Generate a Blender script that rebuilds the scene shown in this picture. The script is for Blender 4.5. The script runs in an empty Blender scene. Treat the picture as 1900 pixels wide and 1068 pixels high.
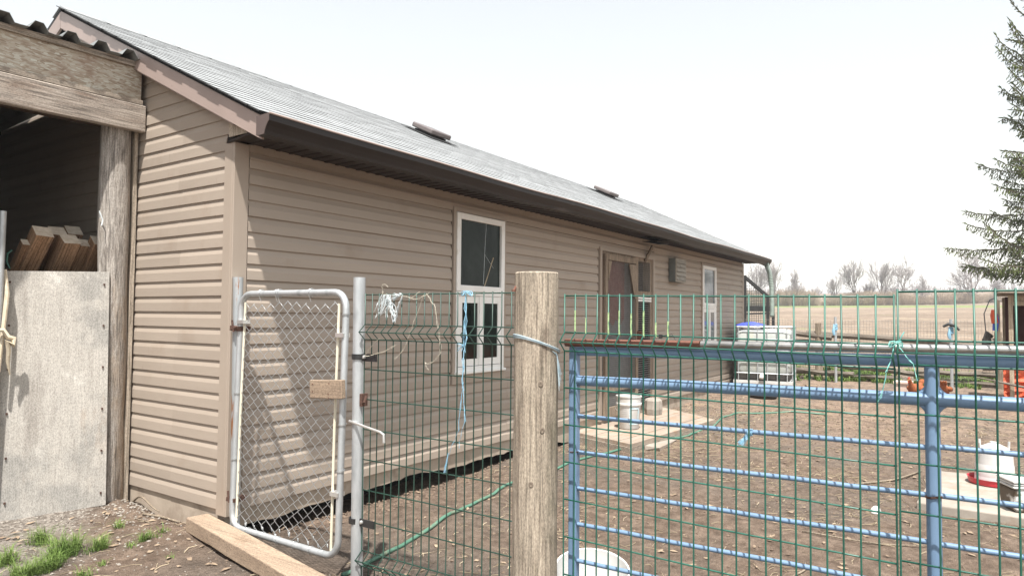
import bpy, math, random
import numpy as np
from mathutils import Vector, Matrix

random.seed(7)
rng = np.random.default_rng(7)
S = bpy.context.scene
COL = S.collection
PI = math.pi

# ------------------------------------------------------------------ camera
CAM = Vector((-2.5232, -3.8156, 1.2107))
yaw, pit, rol = math.radians(34.227), math.radians(2.3224), math.radians(.494)
fw = Vector((math.cos(yaw)*math.cos(pit), math.sin(yaw)*math.cos(pit), math.sin(pit)))
rt = Vector((math.sin(yaw), -math.cos(yaw), 0)); up = rt.cross(fw)
r2 = rt*math.cos(rol)+up*math.sin(rol); u2 = -rt*math.sin(rol)+up*math.cos(rol)
cam = bpy.data.objects.new('camera', bpy.data.cameras.new('camera')); COL.objects.link(cam)
cam.data.lens = 24.0; cam.data.sensor_width = 36.0
cam.data.clip_start = .05; cam.data.clip_end = 3000
m = Matrix((r2, u2, -fw)).transposed().to_4x4(); m.translation = CAM
cam.matrix_world = m
S.camera = cam

# ------------------------------------------------------------------ sky, sun, exposure
LDIR = Vector((.366, .235, -1.0)).normalized()          # the way sunlight travels
sdir = -LDIR
W = bpy.data.worlds.new('World'); S.world = W; W.use_nodes = True
nt = W.node_tree; bg = nt.nodes['Background']
sky = nt.nodes.new('ShaderNodeTexSky'); sky.sky_type = 'NISHITA'; sky.sun_disc = False
sky.sun_elevation = math.asin(sdir.z); sky.sun_rotation = math.atan2(sdir.x, sdir.y)
sky.air_density = 2.2; sky.dust_density = .35; sky.ozone_density = 1.5
hs = nt.nodes.new('ShaderNodeHueSaturation'); hs.inputs['Saturation'].default_value = .22
nt.links.new(sky.outputs[0], hs.inputs['Color']); nt.links.new(hs.outputs[0], bg.inputs['Color'])
bg.inputs['Strength'].default_value = .105
sun = bpy.data.objects.new('sun', bpy.data.lights.new('sun', 'SUN')); COL.objects.link(sun)
sun.data.energy = 4.8; sun.data.angle = math.radians(1.2); sun.data.color = (1, .965, .91)
sun.rotation_euler = LDIR.to_track_quat('-Z', 'Y').to_euler(); sun.location = (0, 0, 30)
S.view_settings.view_transform = 'Standard'; S.view_settings.look = 'None'
S.view_settings.exposure = 1.0; S.view_settings.gamma = 1; S.view_settings.use_curve_mapping = False

# ------------------------------------------------------------------ materials
def mk(name):
    ma = bpy.data.materials.new(name); ma.use_nodes = True
    return ma, ma.node_tree, ma.node_tree.nodes['Principled BSDF']
def nd(t, typ, **kw):
    n = t.nodes.new('ShaderNode'+typ)
    for k, v in kw.items():
        if hasattr(n, k): setattr(n, k, v)
        else: n.inputs[k.replace('_', ' ')].default_value = v
    return n
def ramp(t, src, stops):
    r = t.nodes.new('ShaderNodeValToRGB'); e = r.color_ramp.elements
    while len(e) < len(stops): e.new(.5)
    for el, (p, c) in zip(e, stops):
        el.position = p; el.color = (c[0], c[1], c[2], 1) if not isinstance(c, (int, float)) else (c, c, c, 1)
    t.links.new(src, r.inputs[0]); return r.outputs[0]
def mixc(t, f, a, b, mode='MIX'):
    n = t.nodes.new('ShaderNodeMix'); n.data_type = 'RGBA'; n.blend_type = mode
    for i, v in ((0, f), (6, a), (7, b)):
        if hasattr(v, 'links'): t.links.new(v, n.inputs[i])
        elif isinstance(v, (tuple, list)): n.inputs[i].default_value = (*v[:3], 1)
        else: n.inputs[i].default_value = v
    return n.outputs[2]
def mth(t, op, a, b=None, c=None, clamp=False):
    n = t.nodes.new('ShaderNodeMath'); n.operation = op; n.use_clamp = clamp
    for i, v in enumerate((a, b, c)):
        if v is None: continue
        if hasattr(v, 'links'): t.links.new(v, n.inputs[i])
        else: n.inputs[i].default_value = v
    return n.outputs[0]
def coords(t, stretch=(1, 1, 1), rnd=True):
    tc = t.nodes.new('ShaderNodeTexCoord'); mp = t.nodes.new('ShaderNodeMapping')
    mp.inputs['Scale'].default_value = stretch
    t.links.new(tc.outputs['Object'], mp.inputs['Vector'])
    if not rnd: return mp.outputs[0]
    oi = t.nodes.new('ShaderNodeObjectInfo'); va = t.nodes.new('ShaderNodeVectorMath'); va.operation = 'ADD'
    sc = mth(t, 'MULTIPLY', oi.outputs['Random'], 37.0)
    t.links.new(mp.outputs[0], va.inputs[0]); t.links.new(sc, va.inputs[1])
    return va.outputs[0]
def noise(t, co, scale, detail=4, rough=.55, dist=0):
    n = nd(t, 'TexNoise'); n.inputs['Scale'].default_value = scale; n.inputs['Detail'].default_value = detail
    n.inputs['Roughness'].default_value = rough; n.inputs['Distortion'].default_value = dist
    t.links.new(co, n.inputs['Vector']); return n.outputs['Fac']
def dobump(t, b, h, strength, dist=.01):
    n = t.nodes.new('ShaderNodeBump'); n.inputs['Strength'].default_value = strength; n.inputs['Distance'].default_value = dist
    t.links.new(h, n.inputs['Height']); t.links.new(n.outputs[0], b.inputs['Normal'])
def M(name, stops, scale=8, stretch=(1, 1, 1), detail=5, rough=.7, metal=0, bump=.2, bscale=None, bdist=.004, dist=0,
      tint=.0, dirt=None, spec=.5, speck=None):
    """noise-coloured material; dirt=(colour, scale, lo, hi, stretch) lays stains over it"""
    ma, t, b = mk(name)
    co = coords(t, stretch)
    if not isinstance(stops[0][1], (tuple, list)):
        n_ = len(stops); stops = [(.3+.4*i/(max(1, n_-1)), c) for i, c in enumerate(stops)]
    c = ramp(t, noise(t, co, scale, detail, .6, dist), stops)
    if dirt:
        for (dc, ds, lo, hi, dst) in (dirt if isinstance(dirt, list) else [dirt]):
            f = ramp(t, noise(t, coords(t, dst), ds, 6, .65), [(lo, 0.), (hi, 1.)])
            c = mixc(t, f, c, dc)
    if speck:
        f = ramp(t, noise(t, coords(t), speck[1], 2, .5), [(speck[2], 0.), (speck[2]+.04, 1.)])
        c = mixc(t, f, c, speck[0])
    if tint:
        oi = t.nodes.new('ShaderNodeObjectInfo')
        v = mth(t, 'MULTIPLY_ADD', oi.outputs['Random'], 2*tint, 1-tint)
        hv = t.nodes.new('ShaderNodeHueSaturation'); t.links.new(v, hv.inputs['Value']); t.links.new(c, hv.inputs['Color']); c = hv.outputs[0]
    t.links.new(c, b.inputs['Base Color'])
    b.inputs['Roughness'].default_value = rough; b.inputs['Metallic'].default_value = metal
    b.inputs['Specular IOR Level'].default_value = spec
    if bump: dobump(t, b, noise(t, co, bscale or scale*2.5, 6, .6), bump, bdist)
    return ma

V = {}
V['siding'] = M('clay_vinyl', [(.332, .276, .226), (.362, .303, .25)], 5, (.3, .3, 2), rough=.55, bump=.12, bscale=60, bdist=.001, tint=.05,
                dirt=[((.27, .205, .155), 1.4, .58, .85, (1.2, 1.2, .7)), ((.2, .15, .115), 7, .66, .86, (4, 4, .35)), ((.16, .12, .09), 26, .74, .8, (1, 1, .8))], spec=.35)
V['trim'] = M('clay_trim', [(.328, .27, .22), (.358, .298, .245)], 4, (1, 1, .3), rough=.5, bump=.05, spec=.35, dirt=((.27, .2, .15), 3, .6, .85, (1, 1, .4)))
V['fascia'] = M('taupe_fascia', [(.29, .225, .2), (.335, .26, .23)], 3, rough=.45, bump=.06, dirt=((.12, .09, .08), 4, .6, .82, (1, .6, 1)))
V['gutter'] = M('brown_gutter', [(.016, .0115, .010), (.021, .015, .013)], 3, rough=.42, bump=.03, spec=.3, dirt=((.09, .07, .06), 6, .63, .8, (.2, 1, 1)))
V['cap'] = M('sunlit_brown_cap', [(.095, .07, .063), (.11, .082, .075)], 3, rough=.45, bump=.03)  # gutter brown made lighter, sunlight on the caps put into the colour
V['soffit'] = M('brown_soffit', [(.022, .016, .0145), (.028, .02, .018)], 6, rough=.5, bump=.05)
V['black_void'] = M('dark_hole', [(.012, .01, .009), (.02, .017, .015)], 4, rough=.95, bump=0)  # near-black colour stands in for the darkness of gaps and recesses
V['shingle'] = M('grey_shingle', [(.205, .213, .216), (.30, .31, .314), (.25, .259, .262)], 7, (1.2, 3, 3), rough=.95, bump=.5, bscale=160, bdist=.002, tint=.07, spec=.2,
                 speck=((.14, .145, .15), 240, .64))
V['asphalt_edge'] = M('asphalt_edge', [(.02, .02, .021), (.045, .045, .046)], 20, rough=.95, bump=.2)
V['concrete'] = M('parging', [(.33, .27, .21), (.42, .35, .28)], 6, rough=.95, bump=.5, bscale=30, dirt=((.2, .15, .11), 5, .5, .75, (1, 1, 1)))
V['slab'] = M('pale_concrete', [(.25, .215, .18), (.34, .3, .255)], 5, rough=.9, bump=.4, bscale=40, dirt=((.27, .2, .15), 6, .5, .7, (1, 1, 1)))
V['white_frame'] = M('old_white_vinyl', [(.76, .745, .71), (.84, .83, .80)], 6, rough=.5, bump=.05, dirt=[((.5, .43, .33), 7, .62, .82, (1, 1, .5)), ((.3, .23, .15), 14, .72, .8, (1, 1, 1))])
V['galv'] = M('galvanised', [(.36, .38, .39), (.5, .52, .53), (.42, .44, .45)], 14, (1, 1, .35), rough=.5, metal=.55, bump=.12, bscale=40, bdist=.001,
              dirt=((.3, .17, .09), 2.2, .7, .8, (3, 3, .8)))
V['galv_rust'] = M('galvanised_rusting', [(.36, .39, .4), (.52, .54, .55)], 12, (1, 1, .3), rough=.55, metal=.5, bump=.15, bscale=40, bdist=.001,
              dirt=[((.32, .13, .05), 1.6, .57, .62, (8, 8, 1.2)), ((.2, .18, .15), 6, .6, .8, (2, 2, .3))])
V['gate_wire'] = M('zinc_wire', [(.36, .37, .37), (.54, .55, .55)], 30, rough=.42, metal=.6, bump=0)
V['cream'] = M('cream_bar', [(.6, .55, .42), (.72, .67, .55)], 12, (1, 1, .2), rough=.6, bump=.1)
V['green_wire'] = M('green_coated_wire', [(.012, .082, .058), (.019, .115, .08)], 14, rough=.38, bump=0, tint=.15)
V['dull_green_wire'] = M('dark_green_coated_wire', [(.014, .04, .03), (.02, .06, .042)], 14, rough=.45, bump=0, tint=.2)
V['lime'] = M('lime_worn_paint', [(.05, .15, .08), (.36, .5, .24), (.45, .58, .3)], 90, rough=.6, bump=.2)
V['blue'] = M('blue_gate_paint', [(.135, .218, .335), (.165, .255, .38)], 5, rough=.42, bump=.1, bscale=25, bdist=.001,
              dirt=[((.16, .055, .025), 9, .69, .715, (1, 1, 1)), ((.09, .13, .21), 4, .6, .85, (1, .4, 1))])
V['rust'] = M('rusty_steel', [(.085, .032, .022), (.15, .06, .038), (.11, .044, .03)], 18, rough=.8, bump=.35, bscale=60, bdist=.001, dirt=((.26, .14, .075), 12, .64, .76, (1, .4, 1)))
V['dark_rust'] = M('dark_rust', [(.04, .02, .015), (.1, .05, .035), (.06, .03, .022)], 30, rough=.85, bump=.3)
V['old_pipe'] = M('worn_grey_pipe', [(.27, .26, .25), (.42, .41, .39)], 9, (1, .4, 1), rough=.36, metal=.8, bump=.12, dirt=[((.17, .12, .09), 7, .58, .68, (1, .3, 1))])
V['black'] = M('black_steel', [(.012, .012, .013), (.03, .03, .03)], 20, rough=.45, bump=.1)
V['bolt'] = M('bright_bolt', [(.6, .6, .58), (.75, .75, .73)], 20, rough=.35, metal=.7, bump=0)
def wood(name, cols, axis, scale=7, rough=.9, bump=.5, dirt=None, tint=.08, k=.05, bd=.004, fine=(.45, 1.35)):
    st = [1, 1, 1]; st['xyz'.index(axis)] = k
    ma = M(name, cols, scale, tuple(st), detail=9, rough=rough, bump=bump, bscale=scale*3, bdist=bd, dirt=dirt, tint=tint, dist=.4, spec=.2)
    t = ma.node_tree; b = t.nodes['Principled BSDF']; src = b.inputs['Base Color'].links[0].from_socket   # fine grain lines and pores
    st2 = [1, 1, 1]; st2['xyz'.index(axis)] = .035
    g1 = ramp(t, noise(t, coords(t, tuple(st2)), 110, 6, .7), [(.36, fine[0]), (.5, 1.), (.66, fine[1])])
    g2 = ramp(t, noise(t, coords(t, tuple(.4+.6*s for s in st)), 190, 3, .6), [(.36, .72), (.6, 1.12)])
    t.links.new(mixc(t, 1., mixc(t, 1., src, g1, 'MULTIPLY'), g2, 'MULTIPLY'), b.inputs['Base Color'])
    return ma
V['post_wood'] = wood('weathered_post', [(.19, .15, .115), (.36, .305, .24), (.27, .222, .172)], 'z', 16, k=.11, fine=(.5, 1.4), dirt=[((.12, .11, .075), 4, .55, .75, (1, 1, .6)), ((.09, .06, .04), 7, .7, .74, (1, 1, .8))], bump=.8, bd=.006)
V['bark'] = wood('grey_bark_post', [(.17, .145, .125), (.38, .345, .31), (.26, .23, .2)], 'z', 26, bump=1.0, bd=.012, k=.13, dirt=((.32, .23, .15), 3, .56, .75, (1, 1, .3)))
V['knot'] = M('wood_knot', [(.12, .092, .068), (.24, .195, .15)], 90, rough=.9, bump=.4)
V['bare_wood'] = wood('bare_grey_wood', [(.3, .25, .195), (.42, .355, .285)], 'z', 12, bump=.3)
V['beam'] = wood('weathered_beam', [(.23, .185, .15), (.40, .345, .295), (.3, .25, .205)], 'x', 16, bump=.7, k=.045, dirt=((.17, .105, .07), 3, .56, .74, (.5, 1, 1.5)))
V['board_x'] = wood('old_board', [(.26, .21, .17), (.38, .33, .27)], 'x', 16, bump=.4)
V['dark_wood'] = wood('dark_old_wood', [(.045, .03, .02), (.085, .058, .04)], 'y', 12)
V['rail'] = wood('silvered_rail', [(.075, .06, .048), (.2, .17, .14), (.12, .1, .08)], 'y', 14, bump=.9, bd=.01)
V['rail_post'] = wood('rail_post', [(.17, .135, .1), (.28, .23, .175)], 'z', 14, bump=.6)
V['lumber'] = wood('brown_lumber', [(.2, .115, .065), (.31, .2, .125)], 'z', 13, bump=.25, tint=.2, dirt=((.12, .065, .04), 4, .6, .75, (1, 1, .5)))
V['endgrain'] = M('sawn_end', [(.36, .29, .22), (.52, .45, .36)], 26, rough=.9, bump=.3, dirt=((.2, .14, .1), 9, .6, .75, (1, 1, 1)))
V['timber'] = wood('tan_timber', [(.27, .2, .145), (.36, .275, .2)], 'y', 11, bump=.3, fine=(.75, 1.15), dirt=((.2, .13, .085), 5, .6, .8, (1, .4, 1)))
V['ply'] = wood('weathered_plywood', [(.34, .312, .28), (.46, .432, .392), (.39, .362, .325)], 'z', 9, rough=.88, bump=.35, k=.14, bd=.002, fine=(.88, 1.08),
             dirt=[((.33, .315, .29), 2.6, .48, .6, (1, 1, 1)), ((.36, .23, .14), 3, .6, .84, (1, 1, .3)), ((.62, .59, .54), 3.5, .58, .68, (1, 1, .7))])
V['redboard'] = M('dull_red_board', [(.16, .05, .04), (.2, .07, .055)], 8, (1, 1, .2), rough=.8, bump=.2)
V['rope'] = M('hay_rope', [(.5, .42, .3), (.68, .6, .47)], 40, rough=.9, bump=.4)
V['twine_b'] = M('blue_twine', [(.18, .4, .56), (.34, .55, .68)], 30, rough=.7, bump=.1)
V['twine_w'] = M('pale_twine', [(.45, .5, .52), (.62, .67, .68)], 30, rough=.8, bump=.1)
V['twine_p'] = M('fine_straw_string', [(.42, .38, .3), (.6, .56, .46)], 30, rough=.8, bump=0)
V['twine_t'] = M('teal_twine', [(.16, .5, .46), (.3, .64, .58)], 30, rough=.7, bump=.1)
V['twine_g'] = M('greyblue_twine', [(.3, .4, .45), (.45, .53, .56)], 30, rough=.8, bump=.1)
V['white_plastic'] = M('white_plastic', [(.5, .495, .48), (.6, .595, .58)], 6, rough=.45, bump=.05, dirt=[((.45, .4, .33), 4, .52, .8, (1, 1, 1)), ((.33, .26, .19), 13, .66, .76, (1, 1, 1))])
V['muddy_plastic'] = M('muddy_plastic', [(.74, .73, .7), (.82, .81, .79)], 6, rough=.6, bump=.2, dirt=((.09, .065, .042), 4, .42, .5, (1, 1, 1)))
V['red_plastic'] = M('red_plastic', [(.42, .02, .03), (.5, .03, .045)], 6, rough=.4, bump=.03)
V['bluebox'] = M('faded_blue_print', [(.3, .6, .72), (.8, .85, .86)], 60, rough=.5, bump=0)
V['tank'] = M('milky_tank', [(.38, .4, .375), (.5, .52, .49)], 3, rough=.35, bump=.05, dirt=[((.5, .45, .25), 2.2, .57, .8, (1, 1, .3)), ((.4, .42, .36), 5, .6, .8, (1, 1, .2))])
V['tarp'] = M('blue_tarp', [(.035, .06, .45), (.06, .1, .58)], 8, rough=.5, bump=.3)
V['hose_corr'] = M('grey_green_hose', [(.2, .25, .22), (.3, .35, .31)], 8, rough=.5, bump=.05)
V['hose'] = M('green_hose', [(.06, .155, .105), (.1, .21, .15)], 9, rough=.5, bump=.08, dirt=((.3, .24, .17), 6, .55, .75, (1, 1, 1)))
V['orange_tarp'] = M('orange_red_sheet', [(.5, .065, .02), (.66, .12, .045)], 9, rough=.6, bump=.6, bscale=14, bdist=.03)
V['coop_wood'] = wood('coop_board', [(.3, .235, .165), (.42, .345, .26)], 'z', 14)
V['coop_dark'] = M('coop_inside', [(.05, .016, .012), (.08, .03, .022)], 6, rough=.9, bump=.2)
V['feather'] = M('rust_feathers', [(.13, .035, .012), (.3, .09, .028), (.2, .055, .017)], 26, rough=.85, bump=.7, bscale=60, bdist=.01)
V['comb'] = M('red_comb', [(.4, .03, .02), (.5, .05, .035)], 20, rough=.6, bump=.1)
V['beak'] = M('horn_yellow', [(.45, .3, .1), (.55, .38, .16)], 20, rough=.5, bump=0)
V['rubber'] = M('black_rubber', [(.018, .017, .016), (.05, .042, .035)], 8, rough=.8, bump=.1)
V['stone'] = M('grey_stone', [(.24, .21, .18), (.38, .345, .3)], 7, rough=.95, bump=.6)
V['pinkpan'] = M('pale_pink_pan', [(.55, .42, .35), (.64, .52, .45)], 6, rough=.6, bump=.1)
V['metal_roof'] = M('corrugated_steel', [(.16, .17, .165), (.27, .28, .275)], 4, (1, .4, 1), rough=.55, metal=.3, bump=.1, dirt=((.07, .07, .06), 6, .5, .75, (1, 1, 1)))
V['spruce'] = M('spruce_needles', [(.045, .07, .026), (.13, .165, .05), (.08, .11, .036)], 3, rough=.7, bump=0, tint=.1, spec=.25)
V['spruce_bark'] = M('spruce_bark', [(.09, .07, .055), (.15, .12, .1)], 10, rough=.95, bump=.5)
V['tree_bark'] = M('grey_tree_bark', [(.15, .125, .115), (.22, .185, .175)], 4, rough=.95, bump=.2)
V['twig'] = M('winter_twigs', [(.25, .225, .225), (.32, .285, .28)], 1, rough=.95, bump=0)
V['brush'] = M('tan_brush', [(.32, .25, .185), (.42, .335, .25)], 1, rough=.95, bump=0)
V['evergreen_far'] = M('far_cedar', [(.1, .1, .08), (.15, .14, .11)], 2, rough=.95, bump=0)
V['grass'] = M('grass', [(.07, .13, .025), (.16, .235, .06), (.11, .175, .038)], 5, rough=.75, bump=0, spec=.25)
V['straw'] = M('straw', [(.26, .2, .13), (.44, .36, .25), (.15, .11, .075)], 3, rough=.85, bump=0)
V['pebble'] = M('pebbles', [(.12, .104, .088), (.29, .26, .225), (.2, .174, .148)], 9, rough=.9, bump=.2)
V['clod'] = M('dirt_clods', [(.09, .062, .045), (.2, .147, .108)], 9, rough=.98, bump=.3)
V['leaf'] = M('dry_leaves', [(.16, .11, .075), (.34, .26, .18)], 9, rough=.9, bump=.1)
V['inner_door'] = M('peeling_inner_door', [(.13, .03, .026), (.17, .045, .038)], 5, rough=.7, bump=.2)
V['grey_panel'] = M('grey_door_panel', [(.1, .112, .125), (.15, .165, .18)], 5, rough=.6, bump=.1)
V['door_wood'] = wood('door_wood', [(.2, .15, .11), (.32, .26, .2)], 'z', 14, bump=.3)
V['screen'] = M('screen_wire', [(.22, .21, .19), (.34, .32, .3)], 20, rough=.6, metal=.3, bump=0)
V['vent_grey'] = M('weathered_vent', [(.26, .235, .2), (.36, .33, .28)], 7, rough=.7, bump=.2, dirt=((.17, .16, .13), 6, .55, .75, (1, 1, 1)))
V['vent_side'] = M('vent_hood_side', [(.09, .1, .095), (.13, .14, .13)], 7, rough=.6, bump=.1)
V['netting'] = M('black_netting', [(.014, .014, .014), (.03, .03, .03)], 9, rough=.7, bump=0)
V['slat'] = M('pale_slat', [(.3, .29, .28), (.42, .41, .4)], 9, rough=.6, bump=0)
V['dark_slat'] = M('dark_slat', [(.12, .115, .11), (.18, .17, .165)], 9, rough=.6, bump=0)
V['vent_brown'] = M('roof_vent_brown', [(.12, .1, .097), (.16, .135, .13)], 5, rough=.4, bump=.03)

def glass(name, c1, c2, rough, spec):
    ma, t, b = mk(name)
    c = ramp(t, noise(t, coords(t, (1, 1, .6)), 3.2, 7, .65, .5), [(.35, c1), (.75, c2)])
    t.links.new(c, b.inputs['Base Color']); b.inputs['Roughness'].default_value = rough; b.inputs['Specular IOR Level'].default_value = spec
    return ma
V['glass_dark'] = glass('smudged_reflection_glass', (.006, .011, .009), (.035, .045, .04), .1, .12)  # dark mottled tone: smudges, plus reflections put into the colour
V['glass_pale'] = glass('painted_sky_glass', (.07, .085, .095), (.2, .23, .25), .08, .6)  # paler pane, sky reflection put into its base colour

def osb_mat():
    ma, t, b = mk('strand_board')
    co = coords(t, (1, 1, 1), False)
    cs = []
    for ang, sc in ((.45, (26, 90, 110)), (-1.15, (24, 90, 105)), (1.5, (28, 90, 100))):
        mp = nd(t, 'Mapping'); mp.inputs['Rotation'].default_value = (0, ang, 0); mp.inputs['Scale'].default_value = sc
        t.links.new(co, mp.inputs[0])
        vo = nd(t, 'TexVoronoi'); vo.inputs['Scale'].default_value = 1.0; t.links.new(mp.outputs[0], vo.inputs['Vector']); cs.append(vo.outputs['Color'])
    w3 = []
    for c_ in cs:
        q = nd(t, 'SeparateColor'); t.links.new(c_, q.inputs[0]); w3.append((q.outputs[0], q.outputs[1]))
    col = ramp(t, w3[0][0], [(0., (.3, .24, .18)), (.4, (.40, .34, .27)), (.75, (.44, .39, .32)), (1., (.52, .5, .43))])
    for v, g in w3[1:]:
        c2 = ramp(t, v, [(0., (.27, .21, .155)), (.4, (.41, .35, .28)), (.75, (.46, .42, .35)), (1., (.55, .54, .47))])
        col = mixc(t, ramp(t, g, [(.52, 0.), (.54, 1.)]), col, c2)
    sp = nd(t, 'SeparateColor'); t.links.new(col, sp.inputs[0])
    f = ramp(t, noise(t, co, 5, 5), [(.55, 0.), (.78, 1.)]); col = mixc(t, f, col, (.25, .155, .11))
    t.links.new(col, b.inputs['Base Color']); b.inputs['Roughness'].default_value = .9; b.inputs['Specular IOR Level'].default_value = .2
    dobump(t, b, sp.outputs[0], .5, .004); return ma
V['osb'] = osb_mat()

def ground_mat():
    ma, t, b = mk('bare_earth')
    tc = nd(t, 'TexCoord'); O = tc.outputs['Object']
    sx = nd(t, 'SeparateXYZ'); t.links.new(O, sx.inputs[0]); X, Y = sx.outputs[0], sx.outputs[1]
    n1 = noise(t, O, 1.1, 8, .6); n2 = noise(t, O, 9, 8, .65); n3 = noise(t, O, 46, 6, .7); n4 = noise(t, O, .45, 4, .6, .4)
    dirt = ramp(t, n2, [(.3, (.11, .079, .059)), (.5, (.185, .136, .103)), (.7, (.265, .2, .153))])
    damp = ramp(t, n4, [(.47, 0.), (.62, 1.)])
    dirt = mixc(t, mth(t, 'MULTIPLY', damp, .7), dirt, (.15, .127, .108))
    fl = ramp(t, n3, [(.6, 0.), (.68, 1.)]); dirt = mixc(t, mth(t, 'MULTIPLY', fl, .6), dirt, (.29, .225, .165))
    dk = ramp(t, noise(t, O, 28, 5, .7), [(.62, 0.), (.7, 1.)]); dirt = mixc(t, mth(t, 'MULTIPLY', dk, .6), dirt, (.11, .075, .055))
    # straw-littered tan area further back in the yard
    st = mth(t, 'MULTIPLY', ramp(t, X, [(0., 0.), (1., 1.)]), 1.0)
    far = mth(t, 'SMOOTH_MIN', mth(t, 'DIVIDE', mth(t, 'SUBTRACT', X, 4.0), 4.0, clamp=True), 1.0, .1)
    sn = ramp(t, noise(t, O, 3, 7, .7), [(.4, 0.), (.6, 1.)])
    dirt = mixc(t, mth(t, 'MULTIPLY', mth(t, 'MULTIPLY', far, sn), .85), dirt, (.32, .235, .175))
    fg = ramp(t, noise(t, O, 170, 4, .75), [(.34, .66), (.5, 1.), (.68, 1.4)]); fg2 = ramp(t, noise(t, O, 15, 7, .75), [(.36, .74), (.64, 1.22)]); dirt = mixc(t, 1., mixc(t, 1., dirt, fg, 'MULTIPLY'), fg2, 'MULTIPLY')
    # gravelly grey ground left of the gate
    gv = ramp(t, nd_vor(t, O, 55), [(0., (.13, .115, .098)), (.5, (.26, .23, .2)), (1., (.38, .345, .305))])
    gx = mth(t, 'DIVIDE', mth(t, 'SUBTRACT', .02, X), .5, clamp=True)
    gy = mth(t, 'DIVIDE', mth(t, 'ADD', mth(t, 'MULTIPLY_ADD', X, -.9, Y), mth(t, 'MULTIPLY_ADD', n1, 1.6, -1.75)), .4, clamp=True)
    gmask = mth(t, 'MULTIPLY', gx, gy)
    c = mixc(t, mth(t, 'MULTIPLY', gmask, .85), dirt, gv)
    # crop stubble beyond the fence, green margins
    mp = nd(t, 'Mapping'); mp.inputs['Scale'].default_value = (1, .12, 1); t.links.new(O, mp.inputs[0])
    rows = noise(t, mp.outputs[0], 1.6, 7, .7)
    field = ramp(t, rows, [(.32, (.17, .13, .1)), (.48, (.225, .172, .13)), (.62, (.31, .248, .19)), (.72, (.38, .315, .25))])
    fm = ramp(t, noise(t, O, .11, 8, .75), [(.35, .72), (.62, 1.18)]); fs_ = ramp(t, noise(t, O, 2.2, 6, .8), [(.35, .7), (.65, 1.25)]); field = mixc(t, 1., mixc(t, 1., field, fm, 'MULTIPLY'), fs_, 'MULTIPLY')
    gs = ramp(t, noise(t, O, .35, 6, .65), [(.6, 0.), (.75, 1.)])
    field = mixc(t, mth(t, 'MULTIPLY', gs, .5), field, (.22, .24, .09))
    c = mixc(t, mth(t, 'DIVIDE', mth(t, 'SUBTRACT', X, 13.0), 2.0, clamp=True), c, field)
    edge = mth(t, 'MULTIPLY', mth(t, 'DIVIDE', mth(t, 'SUBTRACT', X, mth(t, 'MULTIPLY_ADD', n1, 8, 103.0)), 2, clamp=True), mth(t, 'DIVIDE', mth(t, 'SUBTRACT', mth(t, 'MULTIPLY_ADD', n1, 10, 131.0), X), 3, clamp=True))
    c = mixc(t, mth(t, 'MULTIPLY', edge, .85), c, (.17, .21, .075))
    t.links.new(c, b.inputs['Base Color']); b.inputs['Roughness'].default_value = .97; b.inputs['Specular IOR Level'].default_value = .12
    h = mth(t, 'ADD', mth(t, 'ADD', mth(t, 'MULTIPLY', n3, .7), n2), mth(t, 'MULTIPLY', noise(t, O, 130, 5, .7), .3))
    dobump(t, b, h, 1.0, .04); return ma
def nd_vor(t, co, sc):
    v = nd(t, 'TexVoronoi'); v.inputs['Scale'].default_value = sc; t.links.new(co, v.inputs['Vector'])
    s = nd(t, 'SeparateColor'); t.links.new(v.outputs['Color'], s.inputs[0]); return s.outputs[0]
V['ground'] = ground_mat()

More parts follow.
